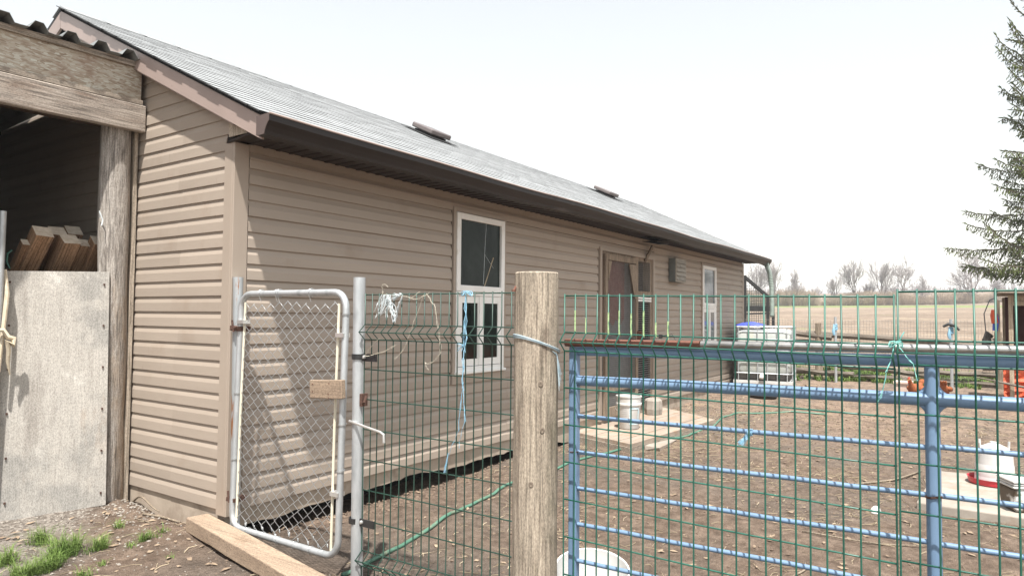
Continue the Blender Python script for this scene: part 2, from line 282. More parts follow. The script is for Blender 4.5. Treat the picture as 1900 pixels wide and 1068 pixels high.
# ------------------------------------------------------------------ mesh helpers
class MB:
    def __init__(s): s.v = []; s.f = []; s.mi = []; s.cur = 0
    def add(s, vs, fs):
        o = len(s.v); s.v += [tuple(p) for p in vs]; s.f += [tuple(i+o for i in f) for f in fs]; s.mi += [s.cur]*len(fs)
        return s
    def box(s, lo, hi, rot=None, piv=None, jit=0):
        x0, y0, z0 = lo; x1, y1, z1 = hi
        vs = [Vector(p) for p in ((x0, y0, z0), (x1, y0, z0), (x1, y1, z0), (x0, y1, z0), (x0, y0, z1), (x1, y0, z1), (x1, y1, z1), (x0, y1, z1))]
        if jit: vs = [p+Vector([random.uniform(-jit, jit) for _ in range(3)]) for p in vs]
        if rot is not None:
            c = Vector(piv) if piv else Vector(((x0+x1)/2, (y0+y1)/2, (z0+z1)/2)); vs = [rot @ (p-c)+c for p in vs]
        return s.add(vs, [(0, 3, 2, 1), (4, 5, 6, 7), (0, 1, 5, 4), (1, 2, 6, 5), (2, 3, 7, 6), (3, 0, 4, 7)])
    def beam(s, a, b, w, h, upv=(0, 0, 1), nseg=1, jit=0):
        a, b = Vector(a), Vector(b); d = (b-a).normalized(); u = Vector(upv); sd = d.cross(u).normalized(); u = sd.cross(d)
        vs = []; n = nseg
        for i in range(n+1):
            p = a.lerp(b, i/n)
            for q in ((-1, -1), (1, -1), (1, 1), (-1, 1)):
                vs.append(p+sd*(q[0]*w/2+random.uniform(-jit, jit))+u*(q[1]*h/2+random.uniform(-jit, jit)))
        fs = [(0, 1, 2, 3), tuple(4*n+k for k in (3, 2, 1, 0))]
        for i in range(n):
            for k in range(4): fs.append((4*i+k, 4*i+4+k, 4*i+4+(k+1) % 4, 4*i+(k+1) % 4))
        return s.add(vs, fs)
    def tube(s, pts, r, n=8, cap=True, jit=0):
        pts = [Vector(p) for p in pts]; k = len(pts)
        rs = r if isinstance(r, (list, tuple)) else [r]*k
        d0 = (pts[1]-pts[0]).normalized(); ref = Vector((0, 0, 1)) if abs(d0.z) < .9 else Vector((1, 0, 0))
        u = d0.cross(ref).normalized(); vs = []
        for i, p in enumerate(pts):
            d = (pts[min(i+1, k-1)]-pts[max(i-1, 0)])
            d = d.normalized() if d.length > 1e-9 else d0
            u = (u-d*u.dot(d)); u = u.normalized() if u.length > 1e-6 else d.orthogonal().normalized()
            w = d.cross(u)
            for j in range(n):
                a = 2*PI*j/n; q = rs[i]*(1+random.uniform(-jit, jit)); vs.append(p+u*(q*math.cos(a))+w*(q*math.sin(a)))
        fs = [(i*n+j, i*n+(j+1) % n, (i+1)*n+(j+1) % n, (i+1)*n+j) for i in range(k-1) for j in range(n)]
        if cap: fs += [tuple(range(n-1, -1, -1)), tuple((k-1)*n+j for j in range(n))]
        return s.add(vs, fs)
    def lathe(s, c, prof, n=24, cap0=True, cap1=True, squash=(1, 1)):
        c = Vector(c); vs = []
        for (r, z) in prof:
            for j in range(n): a = 2*PI*j/n; vs.append(c+Vector((r*math.cos(a)*squash[0], r*math.sin(a)*squash[1], z)))
        k = len(prof)
        fs = [(i*n+j, i*n+(j+1) % n, (i+1)*n+(j+1) % n, (i+1)*n+j) for i in range(k-1) for j in range(n)]
        if cap0: fs.append(tuple(range(n-1, -1, -1)))
        if cap1: fs.append(tuple((k-1)*n+j for j in range(n)))
        return s.add(vs, fs)
    def prism(s, poly, axis, a, b):
        """polygon (two coords) extruded along axis from a to b"""
        def P(p, t): return {'x': (t, p[0], p[1]), 'y': (p[0], t, p[1]), 'z': (p[0], p[1], t)}[axis]
        n = len(poly); vs = [P(p, a) for p in poly]+[P(p, b) for p in poly]
        return s.add(vs, [tuple(range(n-1, -1, -1)), tuple(range(n, 2*n))]+[(i, (i+1) % n, n+(i+1) % n, n+i) for i in range(n)])
    def quad(s, a, b, c, d): return s.add([a, b, c, d], [(0, 1, 2, 3)])
    def mesh(s, name, mats, off=(0, 0, 0), smooth=False, angle=None):
        me = bpy.data.meshes.new(name); ox, oy, oz = off
        me.from_pydata([(x-ox, y-oy, z-oz) for x, y, z in s.v], [], s.f)
        for ma in (mats if isinstance(mats, (list, tuple)) else [mats]): me.materials.append(ma)
        if any(s.mi): me.polygons.foreach_set('material_index', s.mi)
        if smooth: me.polygons.foreach_set('use_smooth', [True]*len(s.f))
        me.update()
        if smooth and angle:
            try: me.set_sharp_from_angle(angle=math.radians(angle))
            except Exception: pass
        return me

WLOC = {}
def props(o, label=None, cat=None, group=None, kind=None):
    for k, v in (('label', label), ('category', cat), ('group', group), ('kind', kind)):
        if v: o[k] = v
    return o
def thing(name, label, cat, loc, group=None):
    o = bpy.data.objects.new(name, None); COL.objects.link(o); o.location = loc; o.empty_display_size = .1
    WLOC[o.name] = Vector(loc); return props(o, label, cat, group)
def part(name, mb, mat, parent=None, smooth=False, angle=40, label=None, kind=None):
    off = WLOC[parent.name] if parent is not None else (0, 0, 0)
    me = mb.mesh(name, mat, off, smooth, angle)
    o = bpy.data.objects.new(name, me); COL.objects.link(o)
    if parent is not None: o.parent = parent; WLOC[o.name] = WLOC[parent.name]
    return props(o, label, None, None, kind)
def solo(name, mb, mat, label, cat, loc, group=None, smooth=False, angle=40, kind=None):
    me = mb.mesh(name, mat, loc, smooth, angle); o = bpy.data.objects.new(name, me); COL.objects.link(o); o.location = loc
    WLOC[o.name] = Vector(loc); return props(o, label, cat, group, kind)
def part_at(name, mb, mat, parent, loc, rot):
    o = bpy.data.objects.new(name, mb.mesh(name, mat)); COL.objects.link(o); o.parent = parent
    o.matrix_local = Matrix.Translation(Vector(loc)-WLOC[parent.name]) @ rot; WLOC[o.name] = Vector(loc); return o
def inst(name, me, loc, parent):
    o = bpy.data.objects.new(name, me); COL.objects.link(o); o.parent = parent; o.location = Vector(loc)-WLOC[parent.name]
    WLOC[o.name] = Vector(loc); return o
def copy_tree(o, parent=None):
    c = o.copy(); COL.objects.link(c)
    if parent is not None: c.parent = parent
    for ch in o.children: copy_tree(ch, c)
    return c
def bevel(o, w=.003, seg=1):
    b = o.modifiers.new('bevel', 'BEVEL'); b.width = w; b.segments = seg; b.limit_method = 'ANGLE'; return o

# ------------------------------------------------------------------ ground height
TAB = rng.random((64, 64))
def vn(x, y):
    x = np.asarray(x, float); y = np.asarray(y, float)
    xi = np.floor(x).astype(int); yi = np.floor(y).astype(int); fx = x-xi; fy = y-yi
    fx = fx*fx*(3-2*fx); fy = fy*fy*(3-2*fy)
    g = lambda a, b: TAB[a % 64, b % 64]
    return (g(xi, yi)*(1-fx)+g(xi+1, yi)*fx)*(1-fy)+(g(xi, yi+1)*(1-fx)+g(xi+1, yi+1)*fx)*fy-.5
def sst(a, b, x): t = np.clip((np.asarray(x, float)-a)/(b-a), 0, 1); return t*t*(3-2*t)
def H(x, y):
    x = np.asarray(x, float); y = np.asarray(y, float)
    yard = np.interp(x, [-5, 2.5, 5, 7, 8.6, 10.2, 13, 20, 60, 125, 145, 230, 300, 700],
                     [-.2, -.205, -.185, -.165, -.135, -.105, -.05, .1, 1.5, 3.3, 3.9, 9.0, 10.2, 8.0])
    left = -.13+.055*sst(.5, 1.4, y)*sst(-1.2, -.05, x)
    k = sst(-.12, .1, x)
    z = left*(1-k)+yard*k
    near = 1-sst(20, 60, np.hypot(x, y))
    z = z+near*(.04*vn(x*1.7, y*1.7)+.026*vn(x*4.2+9, y*4.2)+.009*vn(x*14, y*14+4)+.006*vn(x*31, y*31))
    inside = sst(.0, .12, y)*(1-sst(4.3, 4.4, y))*sst(.02, .12, x)*(1-sst(11, 11.1, x))
    z = z-inside*.07
    tr = np.exp(-((y+.06)/.09)**2)*sst(.1, .4, x)*(1-sst(4, 6, x)); z = z-.025*tr
    return z
def h(x, y): return float(H(x, y))
def axis_pts(segs):
    out = []
    for a, b, st in segs: out += list(np.arange(a, b, st))
    return np.array(sorted(set(np.round(out, 4))))
gx = axis_pts([(-700, -60, 80), (-60, -10, 5), (-10, -2, .4), (-2, 4.5, .045), (4.5, 8, .07), (8, 14, .12), (14, 40, 1), (40, 160, 4), (160, 330, 10), (330, 900, 60)])
gy = axis_pts([(-700, -80, 60), (-80, -12, 4), (-12, -5, .4), (-5, 2, .045), (2, 6, .3), (6, 60, 3), (60, 700, 60)])
GX, GY = np.meshgrid(gx, gy, indexing='ij'); GZ = H(GX, GY)
me = bpy.data.meshes.new('ground')
nx, ny = len(gx), len(gy)
vv = np.stack([GX, GY, GZ], -1).reshape(-1, 3)
I = np.arange(nx*ny).reshape(nx, ny)
ff = np.stack([I[:-1, :-1], I[1:, :-1], I[1:, 1:], I[:-1, 1:]], -1).reshape(-1, 4)
me.from_pydata(vv.tolist(), [], ff.tolist()); me.materials.append(V['ground'])
me.polygons.foreach_set('use_smooth', [True]*len(ff)); me.update()
gnd = bpy.data.objects.new('ground', me); COL.objects.link(gnd); gnd['kind'] = 'structure'
gnd['label'] = 'bare brown earth yard running out to a stubble field'

# ------------------------------------------------------------------ barn
LEN, WID, SOF, RID = 11.2, 4.5, 2.28, 3.66
LAP = .1016
barn = thing('barn', 'long low barn in clay coloured vinyl siding under a grey shingled gable roof', 'barn', (0, 0, 0))
def lap_mesh(length, key, cache={}):
    k = (round(length, 3), key)
    if k in cache: return cache[k]
    pf = ([(.0, 0), (.0155, .0), (.0172, .002), (.0164, .058), (.0040, .089), (.0015, .1016), (.0, .1016)] if key == 'y' else
          [(.0, 0), (.0085, .0), (.0098, .002), (.0090, .060), (.0022, .086), (.0012, .1016), (.0, .1016)])
    mb = MB()
    if key == 'y': mb.prism([(-o, z) for o, z in pf], 'x', 0, length)   # long wall: facing -y
    else:
        n = len(pf); vs = [(-o, 0, z) for o, z in pf]+[(-o, length, z) for o, z in pf]
        mb.add(vs, [tuple(range(n)), tuple(range(2*n-1, n-1, -1))]+[(i, n+i, n+(i+1) % n, (i+1) % n) for i in range(n)])
    cache[k] = mb.mesh('siding_lap', V['siding']); return cache[k]
wl = part('long_wall', MB().box((.02, .002, 0), (4.94, .06, SOF+.05)).box((6.65, .002, 0), (LEN-.02, .06, SOF+.05)).box((4.94, .002, 2.03), (6.65, .06, SOF+.05)), V['black_void'], barn)
wg = part('gable_wall', MB().prism([(.02, 0), (WID-.02, 0), (WID-.02, SOF+.1), (2.25, RID-.12), (.02, SOF+.1)], 'x', .003, .06), V['black_void'], barn)
part('rear_wall', MB().box((0, WID-.05, 0), (LEN, WID, SOF)), V['siding'], barn)
part('far_gable_wall', MB().prism([(.06, -.3), (WID-.05, -.3), (WID-.05, SOF), (2.25, RID-.15), (.06, SOF)], 'x', LEN-.06, LEN), V['siding'], barn)
# openings in the long wall: (x0, x1, z0, z1)
OPEN = [(2.12, 2.94, .66, 2.16), (4.93, 6.66, -.1, 2.06), (8.69, 9.46, .66, 2.12)]
for i in range(22):
    z0, z1 = i*LAP, (i+1)*LAP
    segs = [(.09, LEN-.09)]
    for a, b, c, d in OPEN:
        if z1 > c+.03 and z0 < d-.03:
            ns = []
            for p, q in segs:
                if b <= p or a >= q: ns.append((p, q)); continue
                if p < a: ns.append((p, a))
                if b < q: ns.append((b, q))
            segs = ns
    out = []
    for p, q in segs:
        if q-p > 4.2:
            sp = p+(q-p)*(.42 if i//2 % 2 else .6); out += [(p, sp+.02, 0), (sp, q, .0012)]
        else: out.append((p, q, 0))
    for p, q, pr_ in out:
        o = inst('siding_lap', lap_mesh(q-p, 'y'), (p, -pr_+random.uniform(-.001, .001), z0), wl)
        o.rotation_euler.y = random.uniform(-.0012, .0012); o.rotation_euler.x = random.uniform(-.012, .012)
for i in range(36):
    z0 = i*LAP
    lo = .085 if z0 < SOF-.02 else max(.02, 2.25-(RID-.1-z0-LAP*.3)/.49)
    hi = WID-.09 if z0 < SOF-.02 else min(WID-.02, 2.25+(RID-.1-z0-LAP*.3)/.49)
    if hi-lo < .1: break
    sp = (.56 if (i//2) % 2 else .6) if lo < .5 else None
    if sp and i not in (2, 3, 11, 12):
        inst('siding_lap', lap_mesh(sp-lo+.02, 'x'), (-.0012, lo, z0), wg); inst('siding_lap', lap_mesh(hi-sp, 'x'), (0, sp, z0), wg)
    else: inst('siding_lap', lap_mesh(hi-lo, 'x'), (0, lo, z0), wg)
# corner posts
def cornerpost(x, sx):
    mb = MB()
    mb.prism([(x, -.022), (x-sx*.022, -.022), (x-sx*.022, .09), (x-sx*.004, .09), (x-sx*.004, .0), (x, 0)], 'z', -.03, SOF-.002) if False else None
    a = .085
    mb.box((min(x-sx*.02, x+sx*a), -.02, -.03), (max(x-sx*.02, x+sx*a), .001, SOF-.003))
    mb.box((min(x-sx*.02, x+sx*.001), .0012, -.03), (max(x-sx*.02, x+sx*.001), a, SOF-.003))
    return mb
bevel(part('corner_trim', cornerpost(0, 1), V['trim'], barn), .003)
bevel(part('corner_trim', cornerpost(LEN, -1), V['trim'], barn), .003)
# parging strip with ragged lower edge, dark undercut behind it
mb = MB(); xs = np.arange(.09, LEN-.05, .06); top, bot = [], []
for x in xs:
    base = np.interp(x, [0, .8, 1.6, 2.2, 3.2, 3.8, 4.6, 6], [-.115, -.105, -.1, -.125, -.12, -.16, -.24, -.3])
    bot.append(base+.022*float(vn(x*3, 3))+.018*float(vn(x*11, 8))+random.uniform(-.006, .006))
n = len(xs); vs = []
for x, b in zip(xs, bot):
    vs += [(x, .004, .004), (x, .006+.006*float(vn(x*5, 2)), b), (x, .045, b+.012), (x, .045, .004)]
fs = []
for i in range(n-1):
    for k in range(3): fs.append((4*i+k, 4*i+4+k, 4*i+5+k, 4*i+1+k))
mb.add(vs, fs)
part('parging_strip', mb, V['concrete'], barn, True, 50)
part('parging_strip', MB().box((.004, .03, -.2), (.05, 3.9, .002)), V['concrete'], barn)
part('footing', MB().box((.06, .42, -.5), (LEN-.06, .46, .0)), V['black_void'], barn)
# frieze trims under the soffit
for a, b in ((.09, 2.06), (2.98, 4.88), (6.7, LEN-.09)):
    pass
part('frieze_board', MB().box((.09, -.012, 22*LAP+.001), (LEN-.09, .001, SOF+.006)), V['siding'], barn)
part('frieze_trim', MB().box((.09, -.026, 2.165+.022), (LEN-.09, -.0155, 2.165+.034)), V['trim'], barn)
# roof: pitch .49, ridge along x
EY, EZ, OV = -.40, 2.385, .105
SL = (RID-EZ)/(2.25-EY)
roof = part('roof', MB().prism([(EY, EZ-.03), (2.25, RID-.03), (2.25, RID-.012), (EY, EZ-.012)], 'x', -OV+.02, LEN+OV-.02)
            .prism([(2.25, RID-.03), (WID-EY, EZ-.03), (WID-EY, EZ-.0), (2.25, RID-.0)], 'x', -OV, LEN+OV), V['asphalt_edge'], barn)
dlen = math.hypot(2.25-EY, RID-EZ); ncrs = 25; dv = Vector((0, (2.25-EY)/dlen, (RID-EZ)/dlen)); nv = Vector((0, -dv.z, dv.y))
for i in range(ncrs):
    mb = MB(); s0 = i*dlen/ncrs-.02; s1 = (i+1)*dlen/ncrs+.01
    x = -OV-.024-random.uniform(0, .012); offs = (i % 2)*.15; first = True
    while x < LEN+OV:
        w = (.305-offs if first else .305); first = False
        x1 = min(x+w-.005, LEN+OV+.01)
        e = s0+random.uniform(-.004, .004); th = .0062+random.uniform(-.001, .0012)
        P = lambda xx, s, t: Vector((xx, EY, EZ))+dv*s+nv*t
        vs = [P(x, e, th), P(x1, e, th), P(x1, s1, .002), P(x, s1, .002), P(x, e, -.004), P(x1, e, -.004), P(x1, s1, -.004), P(x, s1, -.004)]
        vs = [Vector(q) for q in vs]; mb.cur = 0; mb.add(vs, [(0, 1, 2, 3)]); mb.cur = 1
        mb.add(vs, [(4, 5, 1, 0), (7, 4, 0, 3), (5, 6, 2, 1)]); x += w
    o = part('shingle_course', mb, [V['shingle'], V['asphalt_edge']], roof)
for i in range(38):
    x0 = -OV-.01+i*.305
    mb = MB(); x1 = min(x0+.33, LEN+OV); z = RID+.012
    mb.prism([(2.25-.13, z-.13*SL), (2.25, z), (2.25+.13, z-.13*SL), (2.25+.13, z-.13*SL-.006), (2.25, z-.008), (2.25-.13, z-.13*SL-.006)], 'x', x0, x1)
    part('ridge_shingle', mb, V['shingle'], roof)
# rake fascia (near gable): board following the slope, plus the far slope's
def rake(mb, y0, z0, y1, z1, d, x0, x1): mb.prism([(y0, z0), (y1, z1), (y1, z1-d), (y0, z0-d)], 'x', x0, x1)
mb = MB(); rake(mb, EY-.005, EZ-.031, 2.2485, RID-.0325, .135, -OV, -OV+.018)
part('rake_fascia', mb, V['fascia'], barn)
mb = MB(); rake(mb, 2.2515, RID-.0325, WID-EY, EZ-.031, .135, -OV, -OV+.018); part('rake_fascia', mb, V['fascia'], barn)
mb = MB(); rake(mb, EY-.005, EZ-.031, 2.2485, RID-.0325, .135, LEN+OV-.018, LEN+OV); part('rake_fascia', mb, V['fascia'], barn)
mb = MB(); rake(mb, EY+.3, EZ-.165+.3*SL, 2.25, RID-.167, .012, -OV+.018, .003); part('rake_soffit', mb, V['fascia'], barn)
# eave: fascia, ribbed soffit panels, gutter
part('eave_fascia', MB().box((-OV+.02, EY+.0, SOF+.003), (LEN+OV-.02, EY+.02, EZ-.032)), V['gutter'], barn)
spl = .30; k = 0; x = .0
while x < LEN+OV-.05:
    x1 = min(x+spl-.003, LEN+OV); mb = MB(); zz = SOF
    if 5.75 < x < 6.35:    # the two panels over the door hang down and leave a dark hole
        if x < 6.0:
            mb.box((x, EY+.02, zz-.075), (x1, -.12, zz-.068), Matrix.Rotation(.22, 3, 'X') @ Matrix.Rotation(-.1, 3, 'Y'))
            part('soffit_panel', mb, V['black'], barn, label='dark soffit panel hanging loose above the door')
        x += spl; continue
    for q in range(3):
        xa = x+q*.1; xb = min(xa+.1, x1)
        if xb-xa < .02: break
        mb.prism([(xa, zz), (xa+.012, zz), (xa+.02, zz+.008), (xb-.02, zz+.008), (xb-.012, zz), (xb, zz), (xb, zz+.012), (xa, zz+.012)], 'y', EY+.004, -.016)
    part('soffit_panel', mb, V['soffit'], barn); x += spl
part('soffit_return', MB().prism([(-.024, .055), (-OV, EY+.004), (-.002, EY+.004), (-.002, -.018), (-.0, .055)], 'z', SOF-.004, SOF+.008), V['gutter'], barn)
part('return_board', MB().prism([(EY+.06, SOF+.02), (.0, SOF+.02), (.0, SOF+.19), (EY+.12, SOF+.09)], 'x', -OV+.055, -OV+.06), V['bare_wood'], barn)
GP = [(0, 0), (-.072, 0), (-.078, .022), (-.092, .05), (-.112, .075), (-.112, .108), (-.116, .112), (-.108, .116), (-.106, .1), (-.106, .078), (-.086, .052), (-.073, .024), (-.068, .004), (-.004, .004), (-.004, .11), (0, .11)]
gy0, gz0 = EY-.002, 2.235
cuts = [-OV-.03, 3.05, 6.62, LEN+OV+.06]
for i in range(3):
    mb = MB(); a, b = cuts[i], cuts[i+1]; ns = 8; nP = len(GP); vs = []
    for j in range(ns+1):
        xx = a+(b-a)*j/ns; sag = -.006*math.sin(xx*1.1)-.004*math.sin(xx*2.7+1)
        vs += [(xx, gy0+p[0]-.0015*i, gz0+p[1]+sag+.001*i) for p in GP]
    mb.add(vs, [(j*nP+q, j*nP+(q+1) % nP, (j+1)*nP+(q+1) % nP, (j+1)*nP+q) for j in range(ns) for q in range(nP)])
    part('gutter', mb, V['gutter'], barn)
ec = [p for p in GP[:8]]+[(0, .112)]
for xx in (-OV-.034, LEN+OV+.061):
    part('gutter_end_cap', MB().prism([(gy0+p[0]*1.01, gz0+p[1]-.002) for p in ec], 'x', xx, xx+.0035), V['cap'], barn)
mb = MB(); mb.tube([(xx, gy0-.114, gz0+.115-.006*math.sin(xx*1.1)-.004*math.sin(xx*2.7+1)) for xx in np.linspace(cuts[0], cuts[-1], 26)], .0065, 6); part('sunlit_gutter_lip', mb, V['fascia'], barn, True)  # sunlit edge line put in as a lighter taupe lip
# roof vents
def roofvent(x, y):
    zz = RID+.005-SL*(2.25-y); c = Vector((x, y, zz)); R = Matrix.Rotation(math.atan(SL), 3, 'X'); mb = MB()
    ct = c+nv*.07
    mb.box(ct-Vector((.18, .18, .03)), ct+Vector((.18, .18, .03)), R)
    o = part('roof_vent', mb, V['vent_brown'], roof); bevel(o, .012)
    mb = MB(); cb = c+nv*.015; mb.box(cb-Vector((.14, .14, .02)), cb+Vector((.14, .14, .02)), R); mb.box(c+nv*.012-Vector((.25, .28, .002)), c+nv*.012+Vector((.25, .28, .002)), R)
    part('vent_base', mb, V['asphalt_edge'], roof)
roofvent(3.74, 1.68); roofvent(8.5, 1.68)

# windows: outer casing, upper fixed pane, lower slider pair
def frame_rect(mb, x0, x1, z0, z1, w, y0, y1, wb=None):
    wb = wb or w
    mb.box((x0, y0, z0), (x0+w, y1, z1)); mb.box((x1-w, y0, z0), (x1, y1, z1))
    mb.box((x0+w, y0+.001, z1-w), (x1-w, y1-.001, z1)); mb.box((x0+w, y0+.001, z0), (x1-w, y1-.001, z0+wb))
def window(x0, x1, z0, zm, z1, gm, tilt):
    mb = MB(); frame_rect(mb, x0-.035, x1+.035, .606, z1+.04, .034, -.03, -.001, z0-.606+.004)
    w = part('window', mb, V['trim'], barn)
    mb = MB(); frame_rect(mb, x0, x1, zm, z1, .055, -.042, .0); bevel(part('window_frame', mb, V['white_frame'], w), .004)
    mb = MB(); frame_rect(mb, x0, x1, z0, zm-.002, .035, -.038, .0, .05); mb.box((x0-.01, -.06, z0-.012), (x1+.01, -.001, z0+.012)); bevel(part('window_frame', mb, V['white_frame'], w), .004)
    part('window_pane', MB().box((x0+.05, -.016, zm+.05), (x1-.05, -.010, z1-.05)), gm, w)
    xm = (x0+x1)/2
    mb = MB(); frame_rect(mb, x0+.04, xm+.03, z0+.055, zm-.04, .062, -.022, -.004); part('sash', mb, V['white_frame'], w)
    mb = MB(); frame_rect(mb, xm-.02, x1-.04, z0+.055, zm-.04, .062, -.034, -.0225); part('sash', mb, V['white_frame'], w)
    part('sash_pane', MB().box((x0+.098, -.012, z0+.11), (xm-.028, -.008, zm-.098)), gm, w)
    part('sash_pane', MB().box((xm+.038, -.026, z0+.11), (x1-.098, -.0235, zm-.098)), gm, w)
    return w
w1 = window(2.165, 2.90, .70, 1.425, 2.125, V['glass_dark'], 0)
mb = MB(); mb.tube([(2.62, -.018, 2.07), (2.6, -.018, 1.8), (2.585, -.018, 1.5)], .0022, 4); mb.tube([(2.6, -.018, 1.78), (2.74, -.018, 1.66)], .0015, 4)
part('crack', mb, V['twine_w'], w1)
part('stick_inside', MB().tube([(2.6, -.017, 1.48), (2.74, -.017, 1.76)], .006, 5), V['straw'], w1)
window(8.725, 9.43, .70, 1.40, 2.085, V['glass_pale'], 0)

# door: casing, screen leaf, mesh side panel with louvres, inner door behind
dz0 = -.03
mb = MB(); mb.box((4.945, -.035, -.06), (5.0, 0, 2.06)); mb.box((6.6, -.035, -.06), (6.655, 0, 2.06)); mb.box((5.0, -.034, 2.02), (6.6, -.001, 2.06))
part('door_casing', mb, V['trim'], barn)
mb = MB(); mb.box((5.0, -.01, -.06), (5.06, .1, 2.02)); mb.box((6.54, -.01, -.06), (6.6, .1, 2.02)); mb.box((5.06, -.008, 1.97), (6.54, .1, 2.02)); mb.box((6.02, -.012, -.06), (6.08, .1, 1.97))
part('door_jamb', mb, V['door_wood'], barn)
part('door_recess', MB().box((5.06, .1, -.06), (6.54, .12, 2.03)), V['black_void'], barn)
idr = part('inner_door', MB().box((5.065, .06, -.02), (6.02, .09, 1.96)), V['grey_panel'], barn)
mb = MB(); pts = []
for q in range(24):
    x = 5.12+q*.03; pts.append((x, 1.02+.2*q/24+.16*float(vn(q*.7, 3))+.06*float(vn(q*2.1, 9))))
mb.prism([(5.12, 1.93), *pts, (5.82, 1.93)][::-1], 'y', .052, .0585); part('red_panel', mb, V['inner_door'], idr)
part_at('knob', MB().lathe((0, 0, 0), [(.01, -.03), (.028, -.01), (.028, .01), (.012, .025)], 10), V['beak'], idr, (5.62, .03, .98), Matrix.Rotation(PI/2, 4, 'X'))
leaf = MB(); frame_rect(leaf, 5.05, 6.03, -.03, 1.985, .07, -.055, -.02, .12); leaf.box((5.12, -.054, .82), (5.96, -.021, .9)); leaf.box((5.12, -.054, .28), (5.96, -.0215, .34))
dl = part('screen_door', leaf, V['door_wood'], barn)
mb = MB()
for q in range(1, 34): mb.box((5.12+q*.0254-.0016, -.0405, .09), (5.12+q*.0254+.0016, -.038, 1.92))
for q in range(1, 72): mb.box((5.12, -.0378, .09+q*.0254-.0016), (5.96, -.0355, .09+q*.0254+.0016))
part('screen_mesh', mb, V['screen'], dl, kind='stuff')
for pl in ([(5.96, 1.9), (5.72, 1.9), (5.9, 1.45), (5.96, 1.45)], [(5.12, 1.9), (5.2, 1.9), (5.12, 1.66)]): part('corner_brace', MB().prism(pl, 'y', -.066, -.0555), V['door_wood'], dl)
mb = MB(); mb.box((5.99, -.085, .88), (6.07, -.056, 1.02)); mb.tube([(6.0, -.1, .92), (6.05, -.11, .96), (6.0, -.1, 1.0)], .012, 6); part('latch', mb, V['rust'], dl)
mb = MB(); mb.box((6.08, -.03, 1.5), (6.54, -.005, 1.56)); sp_ = part('side_panel', mb, V['door_wood'], barn)
mb = MB()
for q in range(1, 18): mb.box((6.08+q*.0254-.001, -.02, 1.56), (6.08+q*.0254+.001, -.018, 1.97))
for q in range(1, 16): mb.box((6.08, -.0178, 1.56+q*.0254-.001), (6.54, -.016, 1.56+q*.0254+.001))
part('screen_mesh', mb, V['screen'], sp_, kind='stuff')
for q in range(2): part('louvre', MB().box((6.08, -.03, 1.42+q*.035), (6.54, -.012, 1.445+q*.035)), V['white_frame'], sp_)
mb = MB()
for q in range(46): mb.box((6.085, -.022, .05+q*.03), (6.535, -.008, .056+q*.03), Matrix.Rotation(.5, 3, 'X'))
part('blind', mb, V['dark_slat'], sp_, kind='stuff')
part('panel_back', MB().box((6.085, .02, .0), (6.535, .024, 1.5)), V['black_void'], sp_)
# exhaust hood beside the door
mb = MB(); mb.box((7.22, -.12, 1.735), (7.64, -.016, 2.09)); vh = part('exhaust_hood', mb, V['vent_side'], barn); bevel(vh, .006)
for q in range(5):
    z = 1.765+q*.063
    part('louvre', MB().prism([(-.150, z), (-.1215, z+.012), (-.1215, z+.062), (-.128, z+.062)], 'x', 7.245, 7.615), V['vent_grey'], vh)
mb = MB(); frame_rect(mb, 7.225, 7.635, 1.74, 2.085, .02, -.135, -.1205); part('hood_rim', mb, V['vent_grey'], vh)
# bracket over the door
part('eave_bracket', MB().beam((6.33, -.02, 1.98), (6.42, -.1, 2.2), .05, .03), V['door_wood'], barn)

# ------------------------------------------------------------------ lean-to shed on the gable
shed = thing('lean_to_shed', 'open lean-to shed with strand board front and corrugated steel roof against the gable', 'shed', (-1.5, 1.1, -.1))
def quadbox(mb, x0, x1, y0, y1, za0, za1, zb0, zb1):  # z at x0 and x1
    mb.add([(x0, y0, za0), (x1, y0, zb0), (x1, y1, zb0), (x0, y1, za0), (x0, y0, za1), (x1, y0, zb1), (x1, y1, zb1), (x0, y1, za1)],
           [(0, 3, 2, 1), (4, 5, 6, 7), (0, 1, 5, 4), (1, 2, 6, 5), (2, 3, 7, 6), (3, 0, 4, 7)]); return mb
XL = -3.6; S_ = .015   # front members fall slightly to the left: dz per metre
def zz(z, x): return z+S_*x
def member(name, y0, y1, z0, z1, mat, xr=-.02, jit=0):
    mb = MB(); quadbox(mb, XL, xr, y0, y1, zz(z0, XL), zz(z1, XL), zz(z0, xr), zz(z1, xr)); return part(name, mb, mat, shed)
bevel(member('header_beam', 1.05, 1.10, 2.487, 2.676, V['beam'], -.018), .006)
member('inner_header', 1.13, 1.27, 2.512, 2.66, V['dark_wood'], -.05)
member('trim_board', 1.056, 1.085, 2.681, 2.714, V['board_x'], -.042)
member('strand_board', 1.068, 1.08, 2.7145, 2.936, V['osb'], -.05)
member('trim_board', 1.045, 1.085, 2.937, 2.975, V['board_x'], -.044)
bevel(part('shed_post', MB().tube([(-.13+.012*q*0-.02*q/8, 1.2, -.2+q*.34) for q in range(9)], [.098+.004*math.sin(q*2.2) for q in range(9)], 18, jit=.05), V['bark'], shed, True, 60), .001)
part('post_facing', MB().box((-.05, 1.135, -.18), (-.022, 1.24, 2.5), jit=.004), V['bare_wood'], shed)
mb = MB()   # corrugated sheet, ribs along y
prof = []; x = XL
while x < -.16:
    for dx, dz in ((0, 0), (.045, 0), (.075, .036), (.125, .036), (.155, 0)): prof.append((x+dx, zz(2.978, x+dx)+dz*1.35))
    x += .185
n = len(prof); prof.append((-.02, prof[-1][1])); n += 1; vs = [(p[0], .99+random.uniform(-.004, .004), p[1]) for p in prof]+[(p[0], 4.7, p[1]-.15) for p in prof]
mb.add(vs, [(i, i+1, n+i+1, n+i) for i in range(n-1)])
o = part('corrugated_roof', mb, V['metal_roof'], shed); so = o.modifiers.new('thick', 'SOLIDIFY'); so.thickness = .0025
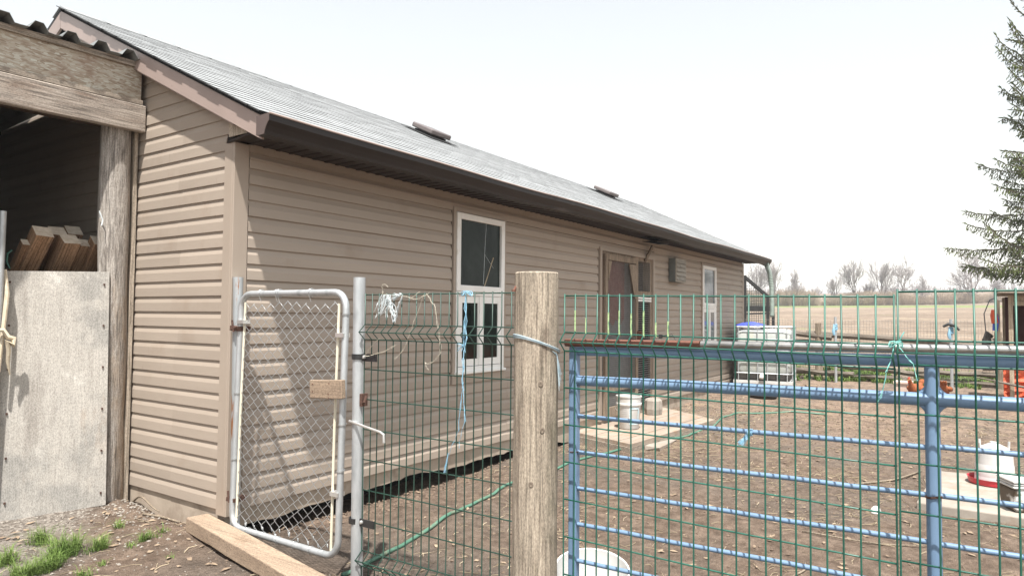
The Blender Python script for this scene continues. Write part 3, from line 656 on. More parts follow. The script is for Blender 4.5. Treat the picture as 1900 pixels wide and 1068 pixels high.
for xr in (-.5, -1.1, -1.8, -2.5):
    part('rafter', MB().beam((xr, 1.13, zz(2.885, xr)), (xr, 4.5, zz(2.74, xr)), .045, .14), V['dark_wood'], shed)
part('brace', MB().beam((-.9, 1.3, 2.5), (-1.05, 2.6, 2.2), .05, .09), V['dark_wood'], shed)
for q in range(11):
    part('front_board', MB().box((-1.08-(q+1)*.225, 1.104, -.2), (-1.083-q*.225, 1.122, 2.5)), V['redboard'], shed)  # unseen closed front, added to keep the shed interior dark
for q in range(7):  # back and left sides closed in to keep the interior dark
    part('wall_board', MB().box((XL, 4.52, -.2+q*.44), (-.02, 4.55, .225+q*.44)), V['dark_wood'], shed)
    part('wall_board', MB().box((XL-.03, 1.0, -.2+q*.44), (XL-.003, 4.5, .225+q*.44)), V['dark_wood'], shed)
mb = MB(); mb.tube([(-.255, 1.17, 1.86), (-.27, 1.14, 1.9), (-.25, 1.13, 1.84), (-.262, 1.12, 1.8)], .004, 5); part('twine_scrap', mb, V['twine_w'], shed)

# ------------------------------------------------------------------ things at the shed mouth
R_ = Vector((-.205, 1.06, 0)); L_ = Vector((-.75, 1.30, 0)); dl_ = (R_-L_).normalized(); nl = Vector((dl_.y, -dl_.x, 0))
mb = MB(); vs = []
for th in (0, .014):
    for p, zb in ((L_, -.115), (R_, -.085)):
        a = Vector((p.x, p.y, zb))-nl*th; vs += [a, a+Vector((.0, .05, 1.585+(0 if zb < -.1 else -.012)))]
mb.add(vs, [(0, 2, 3, 1), (4, 5, 7, 6), (0, 4, 6, 2), (1, 3, 7, 5), (0, 1, 5, 4), (2, 6, 7, 3)])
ply = thing('plywood_sheet', 'weathered pale plywood sheet leaning upright against the bark post', 'plywood', (-.48, 1.18, -.1))
part('sheet', mb, V['ply'], ply)
mb = MB()
for p, t in ((L_, .045), (R_, -.03)):
    for q in range(6):
        z = .0+q*.28; c = p+dl_*t+nl*.004; c.z = z; c.y += .05*(z+.1)/1.58; mb.lathe((c.x, c.y, z), [(.006, -.006), (.006, .006)], 6)
part('nail_heads', mb, V['dark_rust'], ply, kind='stuff')
def cam_pt(px, py, y):      # photo pixel carried out to the plane at depth y
    r = fw+r2*((px-950)/1267)-u2*((py-534)/1267); t = (y-CAM.y)/r.y; return CAM+r*t
lum = [(50, 449, 1.36, 'narrow grey-topped timber at the far left of the leaning bundle'), (80, 429, 1.30, 'big brown timber second from the left in the leaning bundle'),
       (107, 428, 1.42, 'dark sawn timber behind the two big ones in the bundle'), (137, 427, 1.52, 'pale-ended timber standing farthest back in the bundle'),
       (130, 443, 1.30, 'timber with a split pale edge at the middle of the bundle'), (157, 450, 1.36, 'timber with a dark checked end, second from the right in the bundle'),
       (186, 446, 1.30, 'timber at the right end of the bundle, touching the bark post')]
lmb = {}
def lumber(w, d, key):
    if key in lmb: return lmb[key]
    a, b = MB(), MB(); L = 2.2
    a.box((-w/2, -d/2, -L), (w/2, d/2, -.002)); b.box((-w/2, -d/2, -.0015), (w/2, d/2, 0)); lmb[key] = (a.mesh('body', V['lumber']), b.mesh('sawn_end', V['endgrain'])); return lmb[key]
for i, (px, py, y, lab) in enumerate(lum):
    c = cam_pt(px, py, y); w = (.062, .108, .1, .1, .108, .088, .105)[i]
    t = thing('timber', lab, 'timber', c, 'timbers leaning in a bundle at the shed mouth')
    t.rotation_euler = (math.radians(40+random.uniform(-2, 2)), math.radians(random.uniform(-2, 3)), math.radians(random.uniform(-4, 4)))
    me1, me2 = lumber(w, w*.95, i)
    for nm, me_ in (('body', me1), ('sawn_end', me2)):
        o = bpy.data.objects.new(nm, me_); COL.objects.link(o); o.parent = t; bevel(o, .004)
mb = MB(); mb.tube([(-.79, 1.28, -.2), (-.78, 1.28, 1.845)], .021, 12)
solo('steel_post', mb, V['galv'], 'grey steel pipe post at the left end of the plywood sheet', 'post', (-.79, 1.28, -.15), smooth=True)
solo('red_board', MB().box((-1.0, 1.27, -.18), (-.775, 1.3, 1.5)), V['redboard'], 'dull red board showing beside the left edge of the plywood', 'board', (-.9, 1.28, -.15))
mb = MB()
kn = cam_pt(18, 640, 1.22)
mb.tube([cam_pt(9, 500, 1.3), cam_pt(13, 545, 1.27), cam_pt(7, 600, 1.25), cam_pt(2, 640, 1.24), cam_pt(-3, 690, 1.24)], [.01, .014, .012, .012, .01], 7)
mb.tube([cam_pt(-6, 612, 1.22), cam_pt(6, 612, 1.21), cam_pt(14, 625, 1.21), cam_pt(25, 628, 1.21), cam_pt(24, 640, 1.2), cam_pt(13, 632, 1.2), cam_pt(16, 650, 1.21), cam_pt(14, 670, 1.22), cam_pt(18, 695, 1.23)], [.012, .014, .016, .018, .016, .014, .013, .01, .004], 7)
solo('rope', mb, V['rope'], 'knotted cream rope hanging on the left edge of the plywood', 'rope', kn, smooth=True)
mb = MB(); mb.tube([cam_pt(18, 498, 1.4), cam_pt(12, 485, 1.4), cam_pt(14, 470, 1.4), cam_pt(22, 464, 1.4)], .006, 5)
solo('green_cord', mb, V['green_wire'], 'short curl of green cord above the plywood beside the steel post', 'cord', cam_pt(14, 480, 1.4))

# ------------------------------------------------------------------ timber sill under the gate
a, b = Vector((-.075, .19, -.078)), Vector((-.44, -1.75, -.078))
mb = MB(); mb.beam(a, b, .135, .085, nseg=10, jit=.0025)
bevel(solo('timber_sill', mb, V['timber'], 'long tan timber lying on the ground below the chain-link gate', 'timber', (-.2, -.6, -.12)), .006, 2)

# ------------------------------------------------------------------ posts of the gate
def clamp(mb, x, y, z, r): mb.lathe((x, y, z), [(r, -.014), (r+.005, -.014), (r+.005, .014), (r, .014)], 16, False, False)
p1 = thing('gate_post', 'rust-streaked galvanised post at the barn corner carrying the chain-link gate', 'post', (.0, -.075, -.13), 'galvanised gate posts')
part('pipe', MB().tube([(0.005, -.085, -.3), (0, -.06, 1.35), (0, -.058, 1.432)], [.0285, .0285, .031], 18), V['galv_rust'], p1, True)
p2 = thing('gate_post', 'tall galvanised post with black brackets between the chain-link gate and green mesh', 'post', (0, -1.13, -.17), 'galvanised gate posts')
part('pipe', MB().tube([(0, -1.145, -.35), (0, -1.125, 1.405)], .0315, 20), V['galv'], p2, True)
for z in (.99, .145):
    mb = MB(); clamp(mb, 0, -1.13, z, .032); mb.box((-.012, -1.27, z-.022), (-.005, -1.165, z+.016)); br = part('bracket', mb, V['black'], p2)
    mb = MB(); mb.lathe((0, 0, 0), [(.0, .008), (.008, .006), (.01, 0), (.01, -.006)], 10, False); part_at('bolt', mb, V['bolt'], br, (-.016, -1.185, z), Matrix.Rotation(-PI/2, 4, 'Y'))
mb = MB(); mb.box((-.02, -1.18, .735), (.02, -1.162, .8)); mb.tube([(-.01, -1.18, .75), (-.02, -1.2, .76), (-.01, -1.2, .79)], .007, 6); part('hinge_eye', mb, V['dark_rust'], p2)
mb = MB(); mb.tube([(-.03, -1.10, .655), (-.045, -1.2, .645), (-.05, -1.345, .625), (-.05, -1.37, .615), (-.05, -1.372, .575)], .0065, 8)
part('drop_rod', mb, V['bolt'], p2, True)

# ------------------------------------------------------------------ chain-link gate
gate = thing('chain_link_gate', 'narrow chain-link walk gate with rounded galvanised pipe frame', 'gate', (-.01, -.57, -.06))
gx_ = -.012
def gp(y, z): return Vector((gx_-.03*(1.33-z)/1.4, y, z))
y0, y1, z0, z1 = -.118, -1.043, -.058, 1.328; rc = .09
path = []
for cy, cz, a0 in ((y0-rc, z1-rc, 0), (y1+rc, z1-rc, 90), (y1+rc, z0+rc, 180), (y0-rc, z0+rc, 270)):
    for q in range(7):
        a = math.radians(a0+q*15); path.append((cy+rc*math.cos(a), cz+rc*math.sin(a)))
path.append(path[0]); path.append(path[1])
mb = MB(); mb.tube([gp(y, z) for y, z in path], .0185, 12, cap=False)
part('gate_frame', mb, V['galv'], gate, True, 60)
nw, ph = 21, .0335; ya, yb = y0-.045, y1+.05; wd = (yb-ya)/nw
for i in range(nw):
    mb = MB(); pts = []; nz = 40; sag = -.012*math.sin(i*.5)
    for j in range(nz):
        z = z1-.055-j*ph*1.0+sag
        if z < z0+.03+.02*math.sin(i*1.3): break
        s = (j+i) % 2; yy = ya+wd*(i+s)+random.uniform(-.0015, .0015)
        pts.append(gp(yy, z)+Vector(((.003 if s else -.003), 0, 0)))
    e = pts[-1]; pts += [e+Vector((.002, wd*.15, -.02)), e+Vector((0, wd*.35, -.024)), e+Vector((-.002, wd*.3, -.004))]
    mb.tube(pts, .0022, 5); part('chain_link_wire', mb, V['gate_wire'], gate, True, 180)
for yy, zt in ((y0-.042, z1-.05), (y1+.055, z1-.06)):
    part('tension_bar', MB().tube([gp(yy, zt), gp(yy+.004, .6), gp(yy-.002, z0+.03)], .0075, 7), V['cream'], gate, True)
mb = MB()
for yy, z, s in ((y0-.02, 1.16, 1), (y1+.03, 1.10, 1), (y1+.03, .27, 1)): mb.box(tuple(gp(yy, z)-Vector((.024, .04, .011))), tuple(gp(yy, z)+Vector((.024, .022, .011))))
part('bar_clamp', mb, V['bolt'], gate)
mb = MB()
for yy, z in ((y1+.0, 1.2), (y1, .62), (y1, .38), (y0, .72), (y0, .33)):
    for q in range(2):
        c = gp(yy, z+q*.006); mb.tube([c+Vector((.022*math.cos(a), .022*math.sin(a), .002*a)) for a in np.linspace(0, 6.3, 13)], .0016, 4)
for yy in (y0-.2, y0-.35, y0-.37, y1+.28): 
    c = gp(yy, z1); mb.tube([c+Vector((.024*math.cos(a), .0015*a, .024*math.sin(a))) for a in np.linspace(0, 6.3, 13)], .0018, 4)
    mb.tube([c+Vector((-.02, 0, -.015)), c+Vector((-.01, -.006, -.05))], .0015, 4)
for yy in np.arange(y0-.16, y1+.1, -.14):
    c = gp(yy, z0); mb.tube([c+Vector((.022*math.cos(a), .001*a, .022*math.sin(a))) for a in np.linspace(0, 6.3, 11)], .0016, 4)
part('tie_wire', mb, V['gate_wire'], gate, kind='stuff')
for z in (1.12, .10):
    mb = MB(); mb.box((-.05, -.142, z-.016), (.035, -.062, z+.012), jit=.006); mb.tube([(-.05, -.1, z-.02), (-.055, -.09, z+.05)], .006, 6); part('hinge', mb, V['dark_rust'], gate)
bl = MB(); bl.box((-.075, -1.085, .765), (-.045, -.835, .862), Matrix.Rotation(-.06, 3, 'X')); bb = bevel(part('wooden_block', bl, V['timber'], gate), .003)
bl = MB()
for yy, z in ((-.99, .845), (-.985, .79), (-.99, .77), (-.86, .835), (-.86, .795)): bl.box((-.077, yy-.003, z-.003), (-.0735, yy+.003, z+.003))
part('screw_heads', bl, V['rust'], bb, kind='stuff')

# ------------------------------------------------------------------ green mesh panels
ROWS = [1.31, 1.155, 1.116, 1.077, .922, .767, .612, .457, .302, .147, -.008, -.047, -.086, -.24]
VX = {1.116: -.043, -.047: -.043}
def mesh_panel(label, ya, yb, nwire, zoff, ztilt, loc, xoff=0, wob=.002, mat='green_wire', rw=.0031, bow=.0):
    p = thing('wire_mesh_panel', label, 'fence panel', loc, 'green welded mesh panels along the fence line')
    st = (yb-ya)/(nwire-1)
    def zo(y): return zoff+ztilt*(y-ya)
    for i in range(nwire):
        y = ya+st*i+(random.uniform(-wob, wob) if 0 < i < nwire-1 else 0); bx = bow*math.sin(PI*i/(nwire-1)); pts = []
        lean = random.uniform(-.003, .003)
        for z in (1.318, 1.155, 1.116, 1.077, .8, .45, .147, -.008, -.047, -.086, -.33):
            pts.append((xoff+bx+VX.get(z, 0), y+lean*(1.3-z)+random.uniform(-.0012, .0012), z+zo(y)))
        w = part('vertical_wire', MB().tube(pts, rw, 7), V[mat], p, True, 180)
        if mat == 'green_wire' and zoff == -.013 and 1 <= i <= 9 and i != 3:
            a = random.uniform(1.2, 1.27); b_ = random.uniform(1.14, 1.17)
            part('paint_mark', MB().tube([(xoff-.0005, y, a+zo(y)), (xoff-.0005, y+.0005, (a+b_)/2+zo(y)), (xoff-.0005, y, b_+zo(y))], [rw*1.1, rw*1.14, rw*1.12], 6), V['lime'], w, True)
    for z in ROWS:
        xx = xoff+VX.get(z, 0)+(.0055 if z not in VX else .004); n = 7
        pts = [(xx+bow*math.sin(PI*q/n), ya+.004+(yb-ya-.008)*q/n, z+zo(ya+(yb-ya)*q/n)) for q in range(n+1)]
        part('horizontal_wire', MB().tube(pts, rw, 7), V[mat], p, True, 180)
    return p
mesh_panel('dark green mesh panel with twine scraps between galvanised post and wooden post', -1.172, -2.2, 21, .003, 0, (0, -1.68, -.2), mat='dull_green_wire', bow=.0)
mesh_panel('middle green mesh panel with lime scratched wires, just right of wooden post', -2.371, -3.594, 25, -.013, .012, (0, -2.98, -.2))
mesh_panel('last green mesh panel running out of the picture on the right', -3.607, -4.83, 25, -.012, -.001, (0, -4.2, -.2), xoff=-.008)

# ------------------------------------------------------------------ wooden post
wp = thing('wooden_post', 'thick round weathered wooden post between two mesh panels', 'post', (-.05, -2.262, -.2))
mb = MB(); pts = [(-.05, -2.258-.003*q*.1, -.5+q*.21) for q in range(10)]; rr = [.098, .097, .096, .096, .095, .095, .094, .0945, .095, .0935]
mb.tube(pts, rr, 30, cap=False, jit=.012); mb.lathe((-.05, -2.2607, 1.39), [(.0935, 0), (.09, .006), (.06, .008), (.001, .003)], 30, False, False)
part('trunk', mb, V['post_wood'], wp, True, 60)
for kz, ka in ((.93, 3.9), (.74, 3.98), (.52, 3.5)):
    d_ = Vector((math.cos(ka), math.sin(ka), 0)); c_ = Vector((-.05, -2.262, kz))+d_*.0955
    part_at('knot', MB().lathe((0, 0, 0), [(.0, -.001), (.003, -.0004), (.006, .0003), (.009, -.0004), (.011, -.002)], 9, False, False, (1, 1.35)), V['knot'], wp, c_, d_.to_track_quat('Z', 'Y').to_matrix().to_4x4())
mb = MB(); mb.tube([(-.118, -2.20, 1.335), (-.15, -2.21, 1.315)], .005, 7); mb.lathe((-.15, -2.21, 1.315), [(.009, -.004), (.009, .004)], 8); part('nail', mb, V['rust'], wp)
def ring(zf, n, rr, r0=0, a0=0, a1=2*PI):
    return [(-.05+rr*math.cos(a), -2.262+rr*math.sin(a), zf(a)) for a in np.linspace(a0, a1, n)]
mb = MB()
for q in range(3): mb.tube(ring(lambda a, q=q: 1.085+.035*math.sin(a-1.1+q*.1)+q*.006, 26, .0975+q*.001), .0028, 5)
for q in range(16): mb.tube([Vector((-.075, -2.356, 1.065)), Vector((-.055, -2.366, 1.055-random.uniform(0, .01))), Vector((-.045+random.uniform(-.008, .008), -2.378+random.uniform(-.012, .012), .99-random.uniform(0, .09)))], .0013, 3)
tw = solo('twine_loop', mb, V['twine_g'], 'grey-blue twine wound round the wooden post', 'twine', (-.05, -2.262, 1.08), smooth=True)

# ------------------------------------------------------------------ blue tube gate
bg_ = thing('tube_gate', 'blue painted steel tube farm gate behind the green mesh, flaking to rust', 'gate', (.055, -3.69, -.1))
X0 = .058
yl, ym, yr = -2.388, -3.694, -4.99
def bz(z, y): return z+.016*(yl-y)/(1.3)
def rail(name, z, r, a, b, n=14): return part(name, MB().tube([(X0, a+(b-a)*q/6, bz(z, a+(b-a)*q/6)+random.uniform(-.002, .002)) for q in range(7)], r, n), V['blue'], bg_, True, 60)
bevel(part('stile', MB().box((X0-.019, yl-.019, -.13), (X0+.019, yl+.019, 1.082)), V['blue'], bg_), .006, 2)
bevel(part('stile', MB().box((X0-.019, yr-.019, -.11), (X0+.019, yr+.019, 1.112)), V['blue'], bg_), .006, 2)
rail('rail', 1.061, .0205, yl-.019, yr+.019); rail('rail', .938, .0215, yl-.019, yr+.019)
part('middle_post', MB().tube([(X0, ym, -.12), (X0, ym, 1.06)], .0215, 18), V['blue'], bg_, True, 60)
mb = MB()   # welded fillets where the second rail crosses the middle post
for sy in (-1, 1):
    for sz in (-1, 1):
        c = Vector((X0, ym+sy*.024, bz(.938, ym)+sz*.024)); mb.tube([c+Vector((0, sy*.016, -sz*.007)), c, c+Vector((0, -sy*.007, sz*.016))], [.004, .008, .004], 8)
part('weld', mb, V['blue'], bg_, True, kind='stuff')
for z in (.786, .633, .483, .333, .183, .033): 
    rail('thin_rail', z, .0088, yl-.018, ym+.02, 10); rail('thin_rail', z+.002, .0088, ym-.02, yr+.018, 10)
mb = MB()
for z in (.633, .63): mb.tube([(X0+.024*math.cos(a), ym+.024*math.sin(a), bz(z, ym)+.003*math.sin(a*2)) for a in np.linspace(0, 6.3, 14)], .0025, 5)
mb.tube([(X0+.02*math.cos(a), yl+.026*math.sin(a), .63+.002*a) for a in np.linspace(0, 6.3, 14)], .0025, 5)
part('tie_wire', mb, V['dark_rust'], bg_, kind='stuff')
pz = lambda y: 1.094+.02*(yl-y)/1.5+.004
pp = thing('top_pipe', 'long pipe lying along the top of the blue gate, rusty at its left end', 'pipe', (.045, -3.6, 1.1))
part('rusty_length', MB().tube([(.031, y, pz(y)) for y in (-2.36, -2.7, -2.945)], .0165, 14), V['rust'], pp, True, label='rust-red length of the pipe')
part('grey_length', MB().tube([(.031, y, pz(y)+.001) for y in (-2.95, -3.5, -4.2, -5.05)], .0155, 14), V['old_pipe'], pp, True, label='worn grey length of the pipe')

# ------------------------------------------------------------------ twine and rag scraps
def strands(n, f, r, k=8):
    mb = MB()
    for _ in range(n): mb.tube(f(), r, 4)
    return mb
def sw(a, b, wob, k=7, dip=0):
    a, b = Vector(a), Vector(b); o = []
    for i in range(k):
        t = i/(k-1); p = a.lerp(b, t); p.z -= dip*math.sin(PI*t)
        if 0 < i: p += Vector([random.uniform(-wob, wob) for _ in range(3)])
        o.append(p)
    return o
mb = MB()
for q in range(26):
    s = Vector((-.012, random.uniform(-1.30, -1.37), 1.312)); e = s+Vector((random.uniform(-.02, .0), random.uniform(-.005, .05), -random.uniform(.05, .115))); mb.tube(sw(s, e, .008), 0.0011, 4)
for q in range(12): mb.tube(sw((-.012, -1.345, 1.312), (-.014, -1.40+random.uniform(-.02, .02), 1.16+random.uniform(0, .06)), .008), 0.0014, 4)
for q in range(10): mb.tube(sw((-.012, -1.44, 1.315), (-.014, -1.38, 1.31+random.uniform(-.03, .01)), .006), 0.0015, 4)
for q in range(5): mb.tube(sw((-.014, -1.45, 1.312), (-.014, -1.395, 1.18), .006), 0.0017, 4)
solo('twine_bunch', mb, V['twine_w'], 'frayed white and pale blue twine bunch knotted on the dark mesh panel', 'twine', (-.012, -1.38, 1.25))
mb = MB()
for s, e, d in (((-.01, -1.56, 1.325), (-.01, -1.5, 1.29), 0), ((-.01, -1.60, 1.315), (-.01, -1.66, 1.25), 0), ((-.01, -1.585, 1.31), (-.012, -1.50, 1.12), .0), ((-.01, -1.50, 1.12), (-.03, -1.42, .99), .02),
                ((-.02, -1.19, .995), (-.02, -1.42, 1.06), .01), ((-.02, -1.19, .99), (-.02, -1.30, 1.09), -.01), ((-.012, -1.66, 1.25), (-.012, -1.70, 1.03), -.01), ((-.012, -1.70, 1.03), (-.012, -1.60, .98), .02), ((-.012, -1.6, .98), (-.012, -1.62, .945), 0),
                ((-.01, -1.48, 1.30), (-.01, -1.62, 1.32), .02), ((-.01, -1.30, 1.36), (-.01, -1.34, 1.35), -.01), ((-.01, -1.30, 1.355), (-.01, -1.31, 1.312), -.01), ((-.01, -1.31, 1.312), (-.01, -1.48, 1.30), 0)):
    for q in range(2): mb.tube(sw(s, e, .004, 8, d), 0.0008, 4)
solo('string_scraps', mb, V['twine_p'], 'fine straw-coloured strings straggling over the dark mesh panel', 'string', (-.012, -1.5, 1.15))
mb = MB(); yb_ = -1.853
for q in range(3): mb.tube([(-.012+.018*math.cos(a), yb_+.02*math.sin(a)*(1+.3*q), 1.312+.012*math.sin(2*a+q)) for a in np.linspace(0, 6.3, 12)], 0.0016, 5)
for q in range(4): mb.tube(sw((-.02, yb_, 1.315), (-.03, yb_-.004+random.uniform(-.01, .01), 1.04), .007, 9), 0.0015, 5)
for q in range(5): mb.tube(sw((-.03, yb_+.0, 1.075), (-.032, yb_+.035, 1.06+random.uniform(-.02, .02)), 0.0037, 4), 0.0012, 4)
for q in range(3): mb.tube(sw((-.03, yb_, 1.05), (-.03, yb_+.005, .87), .006, 8), 0.0015, 5)
for q in range(2): mb.tube(sw((-.03, yb_+.005, .87), (-.03, yb_+.025, .68), .004, 6), 0.0013, 5)
for q in range(2): mb.tube(sw((-.03, yb_-.0, .87), (-.03, yb_-.01, .72), .005, 6), 0.0013, 5)
mb.tube(sw((-.03, yb_-.01, .72), (-.03, yb_+.03, .6), .006, 6), 0.0012, 4); mb.tube(sw((-.03, yb_+.025, .68), (-.03, yb_+.085, .56), .005, 6), 0.0012, 4)
for q in range(4): mb.tube(sw((-.03, yb_+.085, .57), (-.03, yb_+.105+random.uniform(-.008, .008), .475), 0.0019, 5), 0.0015, 4)
solo('blue_twine', mb, V['twine_b'], 'bright blue twine tied to the dark mesh panel and hanging down its front', 'twine', (-.02, yb_, 1.0))
mb = MB()
for q in range(3): mb.tube([(-.01+.014*math.cos(a), -3.60+.02*math.sin(a), 1.13+.01*math.sin(2*a+q)) for a in np.linspace(0, 6.3, 12)], 0.0014, 5)
mb.tube(sw((-.015, -3.61, 1.14), (-.02, -3.625, 1.17), 0.0012, 4), 0.0019, 5)
for q in range(2): mb.tube(sw((-.015, -3.597, 1.13), (-.05, -3.575, 1.04), .003, 6), 0.0009, 4); mb.tube(sw((-.05, -3.575, 1.04), (-.04, -3.552, .945), .004, 6), 0.0009, 4)
for q in range(2): mb.tube(sw((-.015, -3.605, 1.125), (-.05, -3.65, 1.07), .002, 6), 0.0009, 4); mb.tube(sw((-.05, -3.65, 1.07), (-.05, -3.66, 1.02), 0.0019, 5), 0.0009, 4)
solo('teal_twine', mb, V['twine_t'], 'teal twine tied where the middle and last green panels meet', 'twine', (-.01, -3.6, 1.08))
mb = MB(); c = Vector((.05, -3.125, .795))
for q in range(22): mb.tube(sw(c+Vector((0, random.uniform(-.01, .01), .0)), c+Vector((-.012, .03+random.uniform(-.012, .012), -.04-random.uniform(0, .014))), 0.0025, 5), 0.0011, 4)
for q in range(3): mb.tube([c+Vector((.012*math.cos(a), .006*q-.006, .012*math.sin(a)-.002)) for a in np.linspace(0, 6.3, 10)], 0.0017, 5)
solo('blue_rag', mb, V['twine_b'], 'frayed pale blue twine tuft tied on a thin rail of the blue gate', 'twine', c)
mb = MB(); c = Vector((.0, -2.80, 1.135))
mb.box(tuple(c-Vector((.008, .006, .008))), tuple(c+Vector((.004, .006, .008)))); mb.tube(sw(c, c+Vector((0, -.045, .012)), 0.0006, 4), 0.0011, 5); mb.tube(sw(c+Vector((0, -.045, .012)), c+Vector((0, -.06, -.012)), 0.0006, 4), 0.0011, 5)
solo('cable_tie', mb, V['black'], 'black cable tie on the middle green panel', 'cable tie', c)

# ------------------------------------------------------------------ yard things
HP = [(.05, -.98), (.35, -.92), (.9, -.81), (1.4, -.70), (1.74, -.66), (2.0, -.62), (2.45, -.57), (2.9, -.53), (3.25, -.55), (3.6, -.63), (3.85, -.69), (4.4, -.79), (4.7, -.86), (5.15, -.98), (5.5, -1.02), (6.1, -1.05), (6.9, -.9), (7.4, -1.0), (7.9, -1.6), (8.0, -2.2)]
hp = []
for i in range(len(HP)-1):
    for q in range(4):
        t = q/4; x = HP[i][0]*(1-t)+HP[i+1][0]*t; y = HP[i][1]*(1-t)+HP[i+1][1]*t; hp.append((x, y, h(x, y)+.012))
solo('garden_hose', MB().tube(hp, .0125, 8), V['hose'], 'green garden hose snaking across the bare yard', 'hose', (2.5, -.6, -.18), smooth=True, angle=180)

# boarded step in front of the door
plat = thing('door_step', 'low weathered board platform on the ground before the screen door', 'platform', (5.2, -.5, -.2))
A_ = Vector((4.35, .05, 0)); B_ = Vector((4.02, -.86, 0)); C_ = Vector((6.25, -1.02, 0)); D_ = Vector((6.95, -.03, 0))
for q in range(5):
    t0, t1 = q/5+.002, (q+1)/5-.002
    P = [A_.lerp(B_, t0), A_.lerp(B_, t1), D_.lerp(C_, t1), D_.lerp(C_, t0)]; mb = MB(); zt = -.095+random.uniform(-.003, .003)
    for p in P: p.z = zt
    mb.add(P+[p-Vector((0, 0, .035)) for p in P], [(0, 1, 2, 3), (7, 6, 5, 4), (0, 4, 5, 1), (1, 5, 6, 2), (2, 6, 7, 3), (3, 7, 4, 0)])
    part('plank', mb, M('step_plank%d' % q, [(.25, .2, .16), (.365, .3, .245)], 9, (.12, 1, 1), rough=.95, bump=.4, dirt=((.3, .2, .13), 5, .5, .7, (1, 1, 1)), spec=.15), plat)
mb = MB(); mb.beam(tuple(B_+Vector((0, 0, -.17))), tuple(A_+Vector((0, 0, -.17))), .04, .075); mb.beam(tuple(B_+Vector((0, .02, -.17))), tuple(C_+Vector((0, .02, -.17))), .04, .075); mb.beam(tuple(C_+Vector((-.02, 0, -.17))), tuple(D_+Vector((-.02, 0, -.17))), .04, .075)
part('skirt_board', mb, V['board_x'], plat)
solo('plywood_scrap', MB().box((4.28, -1.03, -.175), (4.95, -.87, -.16), Matrix.Rotation(.08, 3, 'Z'), jit=.015), V['slab'], 'thin pale plywood offcut at the near edge of the board platform', 'board', (4.6, -.95, -.17))
# white pail
def bucket(label, c, rb, rtop, hh, mat, name='bucket', square=False):
    t = thing(name, label, 'bucket', c); c = Vector(c)
    n = 4 if square else 28
    pr_ = [(rb*.1, .002), (rb*.96, .002), (rb, .01), (rb+(rtop-rb)*.72, hh*.72), (rtop+.006, hh*.73), (rtop+.006, hh*.78), (rtop-.004, hh*.79), (rtop, hh*.96), (rtop+.007, hh*.965), (rtop+.007, hh), (rtop-.006, hh), (rtop-.008, hh*.8), (rb-.008, .02), (rb*.1, .02)]
    part('pail', MB().lathe(c, pr_, n, False, False), mat, t, not square, 35); return t
bk = bucket('white plastic pail with a faded blue printed panel standing on the door platform', (4.93, -.42, -.093), .118, .145, .38, V['white_plastic'])
mb = MB(); a0, a1 = -2.65, -1.75; cc = Vector((4.93, -.42, -.093)); N_ = 10
def arc(a, z): r = .118+(.027*z/.38)+.0045; return cc+Vector((r*math.cos(a), r*math.sin(a), z))
for z_a, z_b, aa, ab in ((.235, .25, a0, a1), (.06, .075, a0, a1), (.075, .235, a0, a0+.09), (.075, .235, a1-.09, a1)):
    for q in range(N_): 
        s, e = aa+(ab-aa)*q/N_, aa+(ab-aa)*(q+1)/N_; mb.quad(arc(s, z_a), arc(e, z_a), arc(e, z_b), arc(s, z_b))
part('printed_border', mb, V['bluebox'], bk)
mb = MB()
for q in range(5):
    for k in range(5):
        s = a0-.7+k*.11; mb.quad(arc(s, .15+q*.022), arc(s+.07+random.uniform(-.03, .03), .15+q*.022), arc(s+.07, .156+q*.022), arc(s, .156+q*.022))
part('small_print', mb, V['slat'], bk, kind='stuff')
part('handle', MB().tube([cc+Vector((.155*math.cos(a), .155*math.sin(a), .33-.12*abs(math.sin(a/2)))) for a in np.linspace(-.5, 2.6, 12)], .003, 5), V['bolt'], bk, True)
mb = MB(); mb.lathe((6.2, -.2, -.1), [(.05, 0), (.15, .01), (.165, .08), (.155, .19), (.12, .215), (.03, .22)], 9, squash=(.8, .75))
solo('stone_block', mb, V['stone'], 'rounded grey stone block on the platform behind the white pail', 'stone', (6.2, -.2, -.1))

# pieces on the right of the yard
sl = MB(); P = [(3.47, -3.42), (4.81, -3.49), (4.96, -4.59), (3.42, -4.47)]; za = -.155
sl.add([(x, y, za) for x, y in P]+[(x, y, za-.09) for x, y in P], [(0, 3, 2, 1), (4, 5, 6, 7), (0, 1, 5, 4), (1, 2, 6, 5), (2, 3, 7, 6), (3, 0, 4, 7)])
bevel(solo('paving_slab', sl, V['slab'], 'pale flat slab lying on the dirt under the poultry waterer', 'slab', (3.9, -3.9, -.2)), .01, 2)
wc = Vector((4.513, -3.920, -.153)); wt = thing('poultry_waterer', 'white domed poultry waterer standing in a red drinking dish', 'waterer', wc)
part('dish', MB().lathe(wc, [(.16, .0), (.185, .005), (.192, .05), (.197, .052), (.187, .05), (.178, .012), (.15, .01)], 32), V['red_plastic'], wt, True, 35)
part('tank', MB().lathe(wc, [(.145, .012), (.142, .06), (.14, .065), (.14, .07), (.136, .16), (.134, .165), (.134, .17), (.128, .265), (.1, .3), (.03, .335), (.03, .345), (.0, .346)], 32, True, False), V['white_plastic'], wt, True, 30)
mb = MB()
for a in (2.3, -.85, .8):
    p = wc+Vector((.134*math.cos(a), .134*math.sin(a), 0)); mb.beam(tuple(p+Vector((0, 0, .25))), tuple(p+Vector((.006*math.cos(a), .006*math.sin(a), .345))), .018, .006)
part('lug', mb, V['white_plastic'], wt)
sb = Vector((3.670, -4.054, -.153)); bt = thing('square_bucket', 'mud-caked white square bucket with lid and wire handle on the slab', 'bucket', sb)
R_z = Matrix.Rotation(.42, 3, 'Z')
